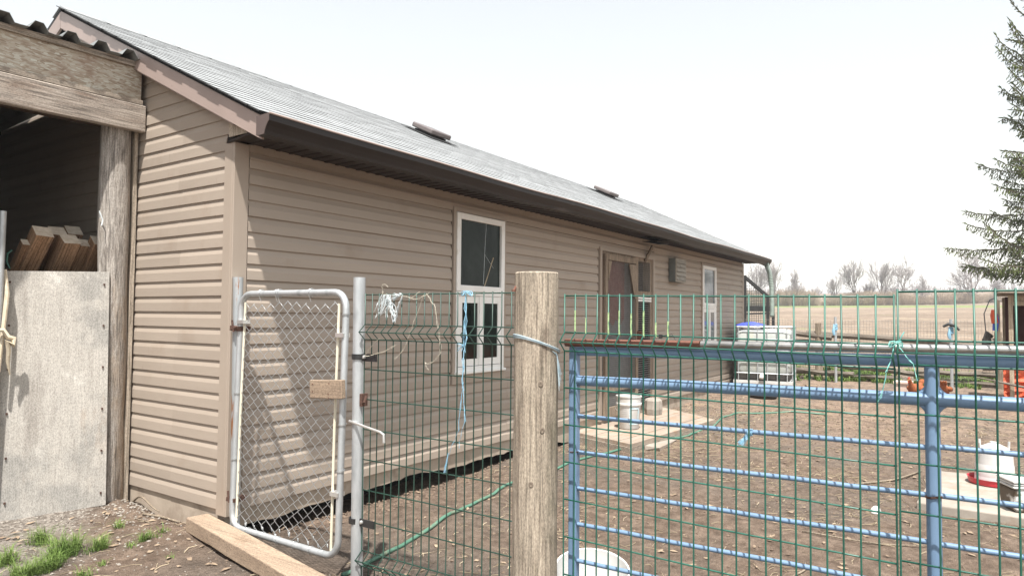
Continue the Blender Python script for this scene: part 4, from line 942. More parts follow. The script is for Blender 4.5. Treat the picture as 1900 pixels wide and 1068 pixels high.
def frust(mb, c, a, b, z0, z1):
    vs = [c+R_z @ Vector((sx*a, sy*a*.8, z0)) for sx, sy in ((-1, -1), (1, -1), (1, 1), (-1, 1))]+[c+R_z @ Vector((sx*b, sy*b*.8, z1)) for sx, sy in ((-1, -1), (1, -1), (1, 1), (-1, 1))]
    mb.add(vs, [(0, 3, 2, 1), (4, 5, 6, 7), (0, 1, 5, 4), (1, 2, 6, 5), (2, 3, 7, 6), (3, 0, 4, 7)]); return mb
bevel(part('pail', frust(MB(), sb, .1, .116, 0, .165), V['muddy_plastic'], bt), .02, 3)
mb = MB(); frust(mb, sb, .124, .124, .168, .185); frust(mb, sb, .120, .120, .188, .204); bevel(part('rim', mb, V['white_plastic'], bt), .012, 2)
bevel(part('lid', frust(MB(), sb, .127, .122, .206, .228), V['white_plastic'], bt), .012, 2)
part('handle', MB().tube([sb+R_z @ Vector((-.08+.0*q, -.112-.03*math.sin(PI*q/8), .17-.0*q)) + R_z @ Vector((.2*q/8, 0, -.09*math.sin(PI*q/8))) for q in range(9)], .005, 6), V['white_plastic'], bt, True)

# broken white bucket in the foreground
bc = Vector((.60, -2.19, h(.6, -2.19))); bt2 = thing('broken_bucket', 'broken white tub lying tipped in the dirt behind the blue gate foot', 'bucket', bc)
n = 36; mb = MB(); vs = []
Rb = Matrix.Rotation(-.16, 3, 'Y') @ Matrix.Rotation(.12, 3, 'X')
for r, z in ((.0, .008), (.12, .008), (.155, .016), (.17, .10), (.178, .16), (.186, .162), (.186, .15), (.176, .095), (.162, .0), (.0, -.002)):
    for j in range(n):
        a = 2*PI*j/n; notch = 1 if abs(a-2.35) < .26 else 0; zz_ = min(z, .17-.165*notch) if z > .01 else z
        vs.append(bc+Rb @ Vector((r*math.cos(a), r*math.sin(a), zz_)))
mb.add(vs, [(i*n+j, i*n+(j+1) % n, (i+1)*n+(j+1) % n, (i+1)*n+j) for i in range(9) for j in range(n)])
part('tub', mb, V['white_plastic'], bt2, True, 40)
mb = MB(); mb.prism([(3.40, -.0), (3.5, .035), (3.56, .02), (3.52, -.01)], 'y', -3.19, -3.12)
solo('shell_piece', MB().lathe((3.1, -3.19, h(3.1, -3.19)), [(.07, 0), (.06, .02), (.03, .035), (.0, .038)], 10, True, False, (1, .5)), V['white_plastic'], 'small white broken plastic piece on the dirt in mid yard', 'scrap', (3.1, -3.19, -.2))

# rubber tub, pan
solo('rubber_tub', MB().lathe((9.35, -.85, h(9.35, -.85)), [(.19, 0), (.215, .02), (.23, .09), (.24, .1), (.225, .1), (.2, .03), (.02, .025)], 26, True, False), V['rubber'], 'shallow black rubber tub on the ground before the water tank', 'tub', (9.35, -.85, -.12), smooth=True)
pc = Vector((10.55, -2.80, h(10.55, -2.8)))
solo('feed_pan', MB().box(tuple(pc-Vector((.15, .11, .0))), tuple(pc+Vector((.15, .12, .275)))).box(tuple(pc+Vector((-.17, -.13, .255))), tuple(pc+Vector((.17, .14, .285)))), V['pinkpan'], 'pale pink box feeder on the ground beside the hens', 'feeder', pc)

# ------------------------------------------------------------------ water tank in its cage
ang = math.radians(8); TL = Vector((9.93, -.19, h(10.4, -.7)+.02)); tu = Vector((math.sin(ang), -math.cos(ang), 0)); tv = Vector((math.cos(ang), math.sin(ang), 0)); tz = Vector((0, 0, 1))
tw_, td_ = .97, .98
def T(a, b, c): return TL+tu*(a*tw_)+tv*(b*td_)+tz*c
ibc = thing('water_tank', 'white caged water tank on a pallet at the far corner of the barn', 'tank', T(.5, .5, 0))
mb = MB(); n = 6
def rr_ring(ins, z, k=5, rad=.1):
    o = []
    for cx, cy, a0 in ((1-ins, 1-ins, 0), (ins, 1-ins, 90), (ins, ins, 180), (1-ins, ins, 270)):
        for q in range(k):
            a = math.radians(a0+90*q/(k-1)); o.append(T(cx+(rad*math.cos(a)-rad*(1 if cx > .5 else -1)), cy+(rad*math.sin(a)-rad*(1 if cy > .5 else -1)), z))
    return o
lv = [(.1, .29), (.05, .30), (.03, .36), (.03, .55), (.045, .6), (.045, .64), (.03, .69), (.03, .98), (.05, 1.04), (.1, 1.075), (.3, 1.085)]
rings = [rr_ring(i_, z_) for i_, z_ in lv]; nn = len(rings[0]); vs = [p for r in rings for p in r]
mb.add(vs, [(i*nn+j, i*nn+(j+1) % nn, (i+1)*nn+(j+1) % nn, (i+1)*nn+j) for i in range(len(lv)-1) for j in range(nn)]+[tuple((len(lv)-1)*nn+j for j in range(nn)), tuple(range(nn-1, -1, -1))])
part('bottle', mb, V['tank'], ibc, True, 40)
part('lid', MB().lathe(T(.5, .5, 1.08), [(.085, 0), (.085, .03), (.03, .04)], 18), V['rubber'], ibc)
def loop(z): return [T(.06, 0, z), T(.94, 0, z), T(1, .06, z), T(1, .94, z), T(.94, 1, z), T(.06, 1, z), T(0, .94, z), T(0, .06, z), T(.06, 0, z)]
part('dark_gap_box', MB().add([T(a, b, z) for z in (.171, .285) for a, b in ((.05, .05), (.95, .05), (.95, .95), (.05, .95))], [(0, 3, 2, 1), (4, 5, 6, 7), (0, 1, 5, 4), (1, 2, 6, 5), (2, 3, 7, 6), (3, 0, 4, 7)]), V['rubber'], ibc)  # black box added to paint in the dark gap below the bottle
for z in (.30, .52, .71, .90, 1.12): part('cage_bar', MB().tube(loop(z), .011, 6), V['galv'], ibc, True)
for k in range(6):
    for (a, b) in ((.08+.168*k, 0), (.08+.168*k, 1), (0, .08+.168*k), (1, .08+.168*k)):
        if (a in (0,) and k % 2) : continue
        part('cage_bar', MB().tube([T(a, b, .17), T(a, b, 1.12)], .009, 6), V['galv'], ibc, True)
pal = MB()
for a in (0, .42, .86): pal.add([T(a, 0, .0), T(a+.14, 0, .0), T(a+.14, 1, .0), T(a, 1, .0), T(a, 0, .12), T(a+.14, 0, .12), T(a+.14, 1, .12), T(a, 1, .12)], [(0, 3, 2, 1), (4, 5, 6, 7), (0, 1, 5, 4), (1, 2, 6, 5), (2, 3, 7, 6), (3, 0, 4, 7)])
for (a0, a1, b0, b1, z0_, z1_) in ((-.01, 1.01, -.01, 1.01, .12, .17), (-.01, 1.01, -.012, .1, -.03, .004), (-.01, 1.01, .9, 1.01, -.03, .004)):
    pal.add([T(a, b, z) for z in (z0_, z1_) for a, b in ((a0, b0), (a1, b0), (a1, b1), (a0, b1))], [(0, 3, 2, 1), (4, 5, 6, 7), (0, 1, 5, 4), (1, 2, 6, 5), (2, 3, 7, 6), (3, 0, 4, 7)])
part('pallet', pal, V['white_plastic'], ibc)
part('valve', MB().tube([T(.5, -.005, .27), T(.5, -.1, .26), T(.5, -.12, .22)], .045, 12), V['white_plastic'], ibc, True)
mb = MB(); g0 = 12; vs = []
for i in range(g0):
    for j in range(5):
        a = .02+.5*i/(g0-1); b = .05+.3*j/4; vs.append(T(a, b, 1.135+.05*math.sin(PI*i/(g0-1))*math.sin(PI*j/4)+.02*float(vn(i*.9, j*1.3))))
mb.add(vs, [(i*5+j, i*5+j+1, i*5+j+6, i*5+j+5) for i in range(g0-1) for j in range(4)])
o = solo('blue_tarp', mb, V['tarp'], 'crumpled blue tarp lying on top of the water tank', 'tarp', T(.25, .2, 1.13), smooth=True, angle=180); o.modifiers.new('thick', 'SOLIDIFY').thickness = .02
# corrugated drain hose from the gutter into the tank
ctl = [(11.16, -.46, 2.27), (11.2, -.47, 2.2), (11.27, -.5, 2.05), (11.31, -.52, 1.8), (11.3, -.53, 1.6), (11.24, -.55, 1.4), (11.17, -.56, 1.24)]
def crom(P, n):
    o = []; P = [Vector(p) for p in P]; P = [P[0]*2-P[1]]+P+[P[-1]*2-P[-2]]
    for i in range(1, len(P)-2):
        for q in range(n):
            t = q/n; a, b, c, d = P[i-1:i+3]; o.append(.5*((2*b)+(c-a)*t+(2*a-5*b+4*c-d)*t*t+(3*b-a-3*c+d)*t**3))
    o.append(P[-2]); return o
pts = crom(ctl, 16); mb = MB(); mb.tube(pts, [.047 if i % 2 else .038 for i in range(len(pts))], 14)
solo('drain_hose', mb, V['hose_corr'], 'ribbed grey-green drain hose hanging from the gutter end into the tank', 'hose', (11.2, -.5, 1.3))
for i, (x, y, s) in enumerate(((11.15, -1.22, .09), (10.95, -1.33, .07))):
    solo('brick', MB().box((x-s, y-s*.6, h(x, y)-.02), (x+s, y+s*.6, h(x, y)+.07), Matrix.Rotation(.4+i, 3, 'Z'), jit=.006), V['timber'], ('tan brick at the foot of the water tank, nearer the fence', 'smaller tan brick at the foot of the water tank, nearer the yard')[i], 'brick', (x, y, h(x, y)), 'bricks by the water tank')

# ------------------------------------------------------------------ netted pen beyond the barn end
pen = thing('netted_pen', 'black netted pen with a sloping top bar beyond the end of the barn', 'pen', (14, .4, 0))
bz_ = h(14, .4)
for (x, y, zt) in ((13.75, .66, 2.2), (14.15, .12, 1.3), (14.05, .22, 1.75)): part('upright', MB().box((x-.03, y-.03, bz_-.1), (x+.03, y+.03, zt)), V['netting'], pen)
part('top_bar', MB().beam((13.75, .68, 2.18), (14.1, .2, 1.68), .07, .07), V['netting'], pen); part('cross_bar', MB().beam((13.77, .66, 1.42), (14.12, .16, 1.42), .05, .12), V['netting'], pen); part('cross_bar', MB().beam((13.77, .66, 1.30), (14.12, .16, 1.32), .04, .04), V['netting'], pen)
mb = MB()
for q in range(13):
    t = q/12; a = Vector((13.75, .66, 0)).lerp(Vector((14.13, .14, 0)), t); ht = 2.15-.55*t
    mb.tube([(a.x, a.y, bz_), (a.x, a.y, ht)], .0045, 4)
for q in range(34):
    z = bz_+.05+q*.058; t = min(1, max(0, (2.15-z)/.55)); b_ = Vector((13.75, .66, z)).lerp(Vector((14.13, .14, z)), t); mb.tube([(13.75, .66, z), (b_.x+.001, b_.y, z+.02)], .0045, 4)
part('net', mb, V['netting'], pen, kind='stuff')

# ------------------------------------------------------------------ split rail fence, stakes and wire
rf = thing('rail_fence', 'old split rail fence with wire netting at the back of the yard', 'fence', (12.9, -2.2, -.05))
def fx(y): return 12.75+.09*(y+.5)*-1*.9
for y, hgt in ((.6, 1.15), (-1.10, 1.18), (-4.15, 1.05), (-6.9, 1.1)):
    x = fx(y); part('fence_post', MB().tube([(x, y, h(x, y)-.2), (x+.01, y, h(x, y)+hgt*.5), (x, y+.01, h(x, y)+hgt)], [.075, .07, .062], 8, jit=.08), V['rail_post'], rf)
for (ya_, yb2, za_, zb_, r) in ((.9, -1.35, .98, .82, .06), (-.85, -4.25, .89, .70, .062), (.8, -1.7, .74, .66, .055), (-.7, -4.2, .66, .52, .055),
                               (.9, -1.4, .36, .30, .055), (-.9, -3.0, .30, .12, .06), (-.6, -1.75, .12, .08, .055), (.8, -1.7, .10, .07, .06), (-1.5, -4.3, .03, .0, .05), (-2.8, -4.4, .2, .16, .05), (-3.9, -7.2, .8, .75, .06), (-3.9, -7.2, .3, .3, .06)):
    off = random.uniform(-.05, .05); pts = []
    for q in range(7):
        t = q/6; y = ya_+(yb2-ya_)*t; pts.append((fx(y)+.02+off+.02*math.sin(q*1.7), y, h(fx(y), y)+.07+za_+(zb_-za_)*t+.012*math.sin(q*2.1+r*99)))
    part('split_rail', MB().tube(pts, [r*(.85+.15*random.random()) for _ in pts], 7, jit=.1), V['rail'], rf)
mb = MB(); 
for q in range(150):
    y = 1.0-q*.055; x = fx(y)+.12; mb.tube([(x, y, h(x, y)), (x, y, h(x, y)+1.24)], .0026, 3, False)
for z in (.05, .15, .25, .37, .5, .65, .8, .95, 1.1, 1.23): mb.tube([(fx(y)+.12, y, h(fx(y), y)+z) for y in (1, -1, -3, -5, -7.3)], .0026, 3, False)
part('wire_netting', mb, V['screen'], rf, kind='stuff')
for (x, y, top, lab) in ((12.35, -1.49, 1.30, 'grey metal fence stake with blue tape near its top'), (12.2, -3.43, 1.28, 'grey metal fence stake with a dark and blue rag, nearer the coop')):
    b0 = h(x, y); st = thing('fence_stake', lab, 'stake', (x, y, b0), 'metal stakes at the rail fence')
    part('stake', MB().tube([(x, y, b0-.2), (x, y, b0+top)], .026, 8), V['galv'], st, True)
    mb = MB()
    for q in range(4): mb.tube([(x+.033*math.cos(a), y+.033*math.sin(a), b0+top-.16-.03*q+.01*math.sin(a*2+q)) for a in np.linspace(0, 6.3, 10)], .012, 5)
    mb.tube([(x-.04, y+.02, b0+top-.17), (x-.05, y+.03, b0+top-.28), (x-.04, y+.02, b0+top-.36)], [.012, .03, .02], 6)
    part('tape', mb, V['twine_b'], st, True)
    if y < -3:
        mb = MB(); mb.tube([(x-.05, y+.12, b0+top-.14), (x-.05, y+.04, b0+top-.09), (x-.05, y-.06, b0+top-.12), (x-.05, y-.13, b0+top-.2)], [.025, .03, .03, .02], 6); part('rag', mb, V['netting'], st, True)

# ------------------------------------------------------------------ coop on the right edge
cp = thing('chicken_coop', 'rough wooden chicken coop with orange-red sheeting below and a dark open front', 'coop', (10.4, -4.9, -.12))
cx, cy, cb = 9.85, -4.10, -.14
for (x, y, w_) in ((cx, cy-.13, .055), (cx, -6.1, .07), (11.2, cy-.1, .07), (11.2, -6.1, .07)): part('frame_post', MB().box((x-w_/2, y-w_/2, cb-.05), (x+w_/2, y+w_/2, 1.57)), V['coop_wood'], cp)
part('roof', MB().box((cx-.22, -6.4, 1.58), (11.45, cy+.02, 1.63), Matrix.Rotation(.02, 3, 'X')), V['board_x'], cp)
for q in range(2): part('header_board', MB().box((cx-.02, -6.1, 1.42+q*.075), (cx+.01, cy-.16, 1.49+q*.075), jit=.004), V['coop_wood'], cp)
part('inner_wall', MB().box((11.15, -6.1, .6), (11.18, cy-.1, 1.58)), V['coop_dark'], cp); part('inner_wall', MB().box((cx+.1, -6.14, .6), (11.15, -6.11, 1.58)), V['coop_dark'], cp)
part('coop_floor', MB().box((cx-.02, -6.1, .60), (11.15, cy-.12, .64)), V['dark_wood'], cp)
mb = MB(); vs = []; na, nb = 26, 14
for i in range(na):
    for j in range(nb):
        y = cy-.03-2.0*i/(na-1); z = cb+.04+.60*j/(nb-1); vs.append((cx+.04+.07*float(vn(i*.8, j*.8))+.04*float(vn(i*2.1+5, j*2.1)), y, z))
mb.add(vs, [(i*nb+j, i*nb+j+1, (i+1)*nb+j+1, (i+1)*nb+j) for i in range(na-1) for j in range(nb-1)])
part('orange_sheeting', mb, V['orange_tarp'], cp)
for q in range(4):
    y = cy-.34-q*.17; part('front_board', MB().box((cx-.02, y-.07, cb), (cx+.0, y+.02, .30+random.uniform(-.1, .12)), jit=.008), V['dark_wood' if q % 2 else 'coop_wood'], cp)
part('ledge', MB().box((cx-.16, -5.2, .22), (cx-.03, cy-.42, .26)), V['board_x'], cp)
part('perch_stick', MB().tube([(cx-.1, cy-.3, .24), (cx-.05, cy+.0, .30), (cx-.1, cy+.3, .36)], [.02, .018, .01], 6), V['rail'], cp)
part('side_board', MB().box((cx+.1, cy+.0, .6), (cx+.17, cy+.03, 1.5), jit=.01), V['coop_wood'], cp)
mb = MB()
for q in range(12): mb.tube([(cx+.2+q*.08, cy+.02, .66), (cx+.2+q*.08, cy+.02, 1.5)], .004, 4)
for q in range(14): mb.tube([(cx+.17, cy+.02, .68+q*.06), (11.1, cy+.02, .68+q*.06)], .004, 4)
part('side_netting', mb, V['netting'], cp, kind='stuff')
mb = MB(); mb.tube([(cx+.0, cy+.07, 1.36), (cx, cy+.075, 1.28), (cx, cy+.06, 1.16)], [.03, .05, .04], 7, jit=.2); solo('orange_cloth', mb, V['orange_tarp'], 'orange cloth hanging at the left side of the coop', 'cloth', (cx, cy+.07, 1.3), smooth=True)
mb = MB(); mb.tube([(cx+.05, cy+.05, 1.3), (cx+.05, cy+.045, 1.2), (cx+.05, cy+.06, 1.05)], [.025, .04, .03], 7, jit=.2); solo('blue_cloth', mb, V['tarp'], 'blue cloth hanging below the orange one on the coop side', 'cloth', (cx+.05, cy+.05, 1.2), smooth=True)
mb = MB(); mb.tube([(cx-.04, cy+.17, 1.0), (cx-.06, cy+.19, 1.3), (cx-.03, cy+.12, 1.5), (cx, cy+.04, 1.54)], .008, 5); solo('black_cable', mb, V['netting'], 'thin black cable looping from the coop roof corner', 'cable', (cx-.04, cy+.15, 1.3))
mb = MB(); mb.tube([(cx+.1, cy+.18, .78), (cx+.08, cy+.16, .9), (cx+.1, cy+.14, 1.0), (cx+.12, cy+.1, .95)], [.05, .06, .05, .03], 7, jit=.15); solo('black_bag', mb, V['rubber'], 'small black bag hung on the rail beside the coop', 'bag', (cx+.1, cy+.16, .9), smooth=True)

# ------------------------------------------------------------------ hens
def hen(loc, rz, label, peck, sc=1.0):
    t = thing('hen', label, 'hen', loc, 'rust brown hens by the coop'); WLOC[t.name] = Vector((0, 0, 0))
    hd = [(.16, .33), (.2, .40), (.235, .435), (.265, .425)] if not peck else [(.19, .24), (.235, .17), (.27, .10), (.285, .06)]
    spine = [(-.25, .36), (-.21, .33), (-.15, .285), (-.08, .25), (.0, .235), (.08, .24), (.13, .27)]+hd
    rad = [.006, .045, .075, .105, .115, .1, .07, .045, .036, .038, .012]
    mb = MB(); mb.tube([(x, 0, z) for x, z in spine], rad, 14); part('body', mb, V['feather'], t, True, 180)
    for s in (-1, 1):
        mb = MB(); mb.tube([(.08, s*.085, .26), (.0, s*.118, .255), (-.1, s*.095, .27), (-.17, s*.05, .29)], [.02, .05, .045, .008], 8); part('wing', mb, V['feather'], t, True, 180)
        mb = MB(); mb.tube([(.01, s*.045, .16), (.015, s*.045, .08), (.0, s*.045, .012)], [.03, .011, .009], 7)
        for a in (-.5, 0, .5): mb.tube([(.0, s*.045, .012), (.06*math.cos(a), s*.045+.06*math.sin(a), .006)], [.008, .004], 5)
        mb.tube([(0, s*.045, .012), (-.03, s*.045, .006)], [.007, .004], 5); part('leg', mb, V['beak'], t, True)
    mb = MB()
    for q in range(7): mb.tube([(-.2, (q-3)*.008, .32), (-.27, (q-3)*.014, .38+.012*q % .03), (-.31-.01*(q % 3), (q-3)*.012, .43-.012*(q % 3))], [.014, .02, .004], 6)
    part('tail', mb, V['feather'], t, True, 180)
    hx, hz = hd[2]; 
    mb = MB()
    for q in range(4): mb.tube([(hx-.03+.018*q, 0, hz+.025), (hx-.03+.018*q, 0, hz+.055-.004*abs(q-1))], [.01, .004], 5)
    mb.tube([(hx+.02, 0, hz-.025), (hx+.022, 0, hz-.055)], [.008, .011], 6); part('comb', mb, V['comb'], t, True)
    dx = (.045, -.008) if not peck else (.015, -.05)
    part('beak', MB().tube([(hd[3][0]-.01, 0, hd[3][1]), (hd[3][0]+dx[0]*.7, 0, hd[3][1]+dx[1]*.7)], [.012, .002], 6), V['beak'], t, True)
    mb = MB()
    for s in (-1, 1): mb.lathe((hx+.012, s*.033, hz+.008), [(.0, -.005), (.005, 0), (.0, .005)], 6, False, False)
    part('eyes', mb, V['black'], t)
    t.rotation_euler = (0, 0, rz); t.scale = (sc, sc, sc)
hen((10.15, -2.99, h(10.15, -2.99)), 2.75, 'rust-brown hen standing left of the blue gate middle post beside the feeder', False, .82)
hen((10.05, -3.36, h(10.05, -3.36)), .1, 'rust-brown hen with head down, right of the blue gate middle post', True, .86)

# ------------------------------------------------------------------ vegetation
def blades(mb, cx, cy, rx, ry, n, hmin, hmax, w=.0028):
    if w < .004: hmin, hmax, n, rx, ry = hmin*1.15, hmax*1.45, int(n*.8), rx*.9, ry*.9
    nc = max(3, n//16); cs = []
    for _ in range(nc):
        a = random.uniform(0, 2*PI); q = min(1.5, abs(random.gauss(0, .62))); cs.append((cx+rx*q*math.cos(a), cy+ry*q*math.sin(a), q))
    for k in range(n):
        bx, by, q = cs[k % nc]; x = bx+random.gauss(0, .012); y = by+random.gauss(0, .012); z = h(x, y)-.006
        hh = random.uniform(hmin, hmax)*(1.15-.5*q)*random.uniform(.6, 1.15); b = random.uniform(0, 2*PI); ln = random.uniform(.15, 1.25)*hh; dx, dy = math.cos(b)*ln, math.sin(b)*ln
        wx, wy = -math.sin(b)*w/2, math.cos(b)*w/2
        mb.add([(x-wx, y-wy, z), (x+wx, y+wy, z), (x+dx*.4+wx*.8, y+dy*.4+wy*.8, z+hh*.65), (x+dx*.4-wx*.8, y+dy*.4-wy*.8, z+hh*.65), (x+dx, y+dy, z+hh*(1-.25*ln/hh))], [(0, 1, 2, 3), (3, 2, 4)])
tufts = [(-0.736, 0.686, 0.07, 0.055, 330, 0.05, 0.1), (-0.757, 0.380, 0.085, 0.07, 560, 0.06, 0.11), (-0.858, 0.242, 0.08, 0.06, 420, 0.05, 0.1), (-0.953, 0.220, 0.08, 0.05, 330, 0.04, 0.09), (-0.986, 0.449, 0.08, 0.06, 330, 0.04, 0.09), (-1.005, 0.242, 0.07, 0.05, 200, 0.04, 0.08), (-0.649, 0.455, 0.05, 0.04, 200, 0.05, 0.1), (-0.574, 0.335, 0.05, 0.038, 300, 0.05, 0.085), (-0.356, 0.255, 0.055, 0.035, 230, 0.03, 0.06), (-0.463, 0.227, 0.03, 0.02, 70, 0.02, 0.04), (-0.237, 0.295, 0.03, 0.02, 60, 0.02, 0.045), (-0.338, 0.614, 0.02, 0.016, 90, 0.03, 0.06), (-0.415, -0.097, 0.03, 0.02, 30, 0.01, 0.03), (-0.807, 0.015, 0.06, 0.04, 120, 0.02, 0.06), (-0.672, 0.091, 0.05, 0.03, 60, 0.015, 0.035)]
mb = MB()
for tf in tufts: blades(mb, *tf)
o = solo('grass_tufts', mb, V['grass'], None, None, (-.5, .5, -.13)); o['kind'] = 'stuff'; o['label'] = 'fresh green grass tufts growing in the gravel by the plywood'
mb = MB()
for _ in range(46):
    y = random.uniform(-4.6, .9); x = fx(y)+random.uniform(.15, 2.2); blades(mb, x, y, .45, .4, 260, .08, .2, .014)
for _ in range(26):
    y = random.uniform(-3.9, .3); x = fx(y)+random.uniform(-.25, .1); blades(mb, x, y, .25, .25, 120, .06, .16, .012)
o = solo('fence_grass', mb, V['grass'], None, None, (13.5, -2, -.05)); o['kind'] = 'stuff'; o['label'] = 'green grass strip along the rail fence'

def scatter(n, fpos, fn):
    mb = MB()
    for _ in range(n): fn(mb, *fpos())
    return mb
def straw(mb, x, y, L=None):
    L = L or random.uniform(.02, .11); a = random.uniform(0, PI); z = h(x, y)+.004; w = random.uniform(.0012, .0026)*(1 if x < 5 else 1.6); dx, dy = math.cos(a)*L/2, math.sin(a)*L/2; k = random.uniform(-.2, .2)*L
    mx, my = x-math.sin(a)*k, y+math.cos(a)*k
    mb.tube([(x-dx, y-dy, h(x-dx, y-dy)+.003), (mx, my, z+.004), (x+dx, y+dy, h(x+dx, y+dy)+.003)], w, 3, False)
def yardpos():
    while 1:
        x = random.uniform(.15, 12) if random.random() < .6 else random.uniform(.15, 5); y = random.uniform(-4.8, -.02)
        if x < 3 and y < -4.3: continue
        if float(vn(x*.7+3, y*.7)) + random.uniform(-.25, .3) > 0: return x, y
mb = scatter(2300, yardpos, straw)
for _ in range(700): straw(mb, random.uniform(3.6, 8), random.uniform(-1.5, -.05))
for _ in range(70): straw(mb, random.uniform(-1.1, .0), random.uniform(-1.2, 1.0))
for _ in range(60):
    sx_, sy_ = random.uniform(.5, 8), random.uniform(-4.3, -.2)
    for _k in range(random.randint(8, 34)): straw(mb, sx_+random.gauss(0, .12), min(-.02, sy_+random.gauss(0, .1)))
o = solo('straw_litter', mb, V['straw'], None, None, (4, -2, -.18)); o['kind'] = 'stuff'; o['label'] = 'loose straw strewn over the yard'
OCT = [(1, 0, 0), (-1, 0, 0), (0, 1, 0), (0, -1, 0), (0, 0, 1), (0, 0, -1)]; OF = [(0, 2, 4), (2, 1, 4), (1, 3, 4), (3, 0, 4), (2, 0, 5), (1, 2, 5), (3, 1, 5), (0, 3, 5)]
def pebble(mb, x, y, r, flat=.6):
    R = Matrix.Rotation(random.uniform(0, 6.3), 3, 'Z') @ Matrix.Rotation(random.uniform(-.4, .4), 3, 'X'); c = Vector((x, y, h(x, y)+r*.15)); s = (r*random.uniform(.7, 1.3), r*random.uniform(.6, 1.1), r*flat*random.uniform(.6, 1.2))
    mb.add([c+R @ Vector((p[0]*s[0]*random.uniform(.8, 1.2), p[1]*s[1]*random.uniform(.8, 1.2), p[2]*s[2])) for p in OCT], OF)
mb = MB()
for _ in range(5200):
    x = random.uniform(-1.5, .02); y = random.uniform(.0, 1.5)
    if y-.9*x*-1 < .55+random.uniform(-.25, .25)+.3*float(vn(x*2, y*2)) and random.random() < .85: continue
    pebble(mb, x, y, random.choice((.003, .004, .006, .008, .011))*random.uniform(.8, 1.3))
for _ in range(300): pebble(mb, random.uniform(-1.3, -.05), random.uniform(-1.3, .6), random.uniform(.003, .008))
o = solo('gravel', mb, V['pebble'], None, None, (-.6, .8, -.13)); o['kind'] = 'stuff'; o['label'] = 'pale gravel in front of the plywood and bark post'
mb = MB()
for _ in range(3600):
    x = random.uniform(.1, 9)**1.0; y = random.uniform(-4.6, .0); pebble(mb, x, y, random.choice((.005, .007, .01, .014))*random.uniform(.7, 1.3)*(1 if x < 5 else 1.3), .7)
for _ in range(900): pebble(mb, random.uniform(.2, 4.2), random.uniform(-.28, .08), random.uniform(.005, .02), .7)
for _ in range(500): pebble(mb, random.uniform(-1.3, .0), random.uniform(-1.3, .9), random.uniform(.004, .009), .7)
o = solo('dirt_clods', mb, V['clod'], None, None, (3, -2, -.18)); o['kind'] = 'stuff'; o['label'] = 'crumbs and clods of brown dirt over the yard'
mb = MB()
for _ in range(520):
    if random.random() < .88: x, y = random.uniform(.2, 7), random.uniform(-4.5, .02)
    else: x, y = random.uniform(-1, -.02), random.uniform(-.6, 1.1)
    r = random.uniform(.008, .022); a = random.uniform(0, 6.3); z = h(x, y)+.006; pts = [Vector((x+r*math.cos(a+q*1.05)*(1.5 if q % 3 == 0 else .7), y+r*math.sin(a+q*1.05)*(1.5 if q % 3 == 0 else .7), z+random.uniform(-.003, .008))) for q in range(6)]
    mb.add(pts+[Vector((x, y, z+.007))], [(q, (q+1) % 6, 6) for q in range(6)])
o = solo('leaf_litter', mb, V['leaf'], None, None, (3, -2, -.18)); o['kind'] = 'stuff'; o['label'] = 'dry leaf scraps on the dirt'
for (pts, r, lab) in (([(.0, 1.12, -.0), (-.03, .95, -.05), (-.07, .72, -.075), (-.09, .6, -.08)], .008, 'long grey stick leaning from the bark post foot along the gable'),
                      ([(-.13, .72, 0), (-.1, .55, 0), (-.08, .37, 0)], .009, 'short brown stick on the dirt near the end of the timber sill'),
                      ([(-.2, .68, 0), (-.19, .56, 0), (-.2, .47, 0)], .004, 'thin pale twig between the grass tufts and the gable'),
                      ([(3.9, -2.95, 0), (4.3, -3.2, 0), (4.75, -3.38, 0)], .012, 'curved bare branch lying beside the pale slab'),
                      ([(2.3, -2.85, 0), (2.35, -3.3, 0), (2.6, -3.6, 0)], .006, 'long thin twig lying in the middle of the yard'),
                      ([(1.5, -2.95, 0), (1.62, -3.0, 0), (1.72, -2.98, 0)], .007, 'short pale crooked twig in the right foreground')):
    P = [(x, y, max(h(x, y)+r*1.2, z if z else -9)) for x, y, z in pts]; P = crom(P, 4)
    solo('stick', MB().tube(P, [r*(1-.5*i/len(P)) for i in range(len(P))], 6), V['rail_post'], lab, 'stick', P[len(P)//2], smooth=True, angle=180)

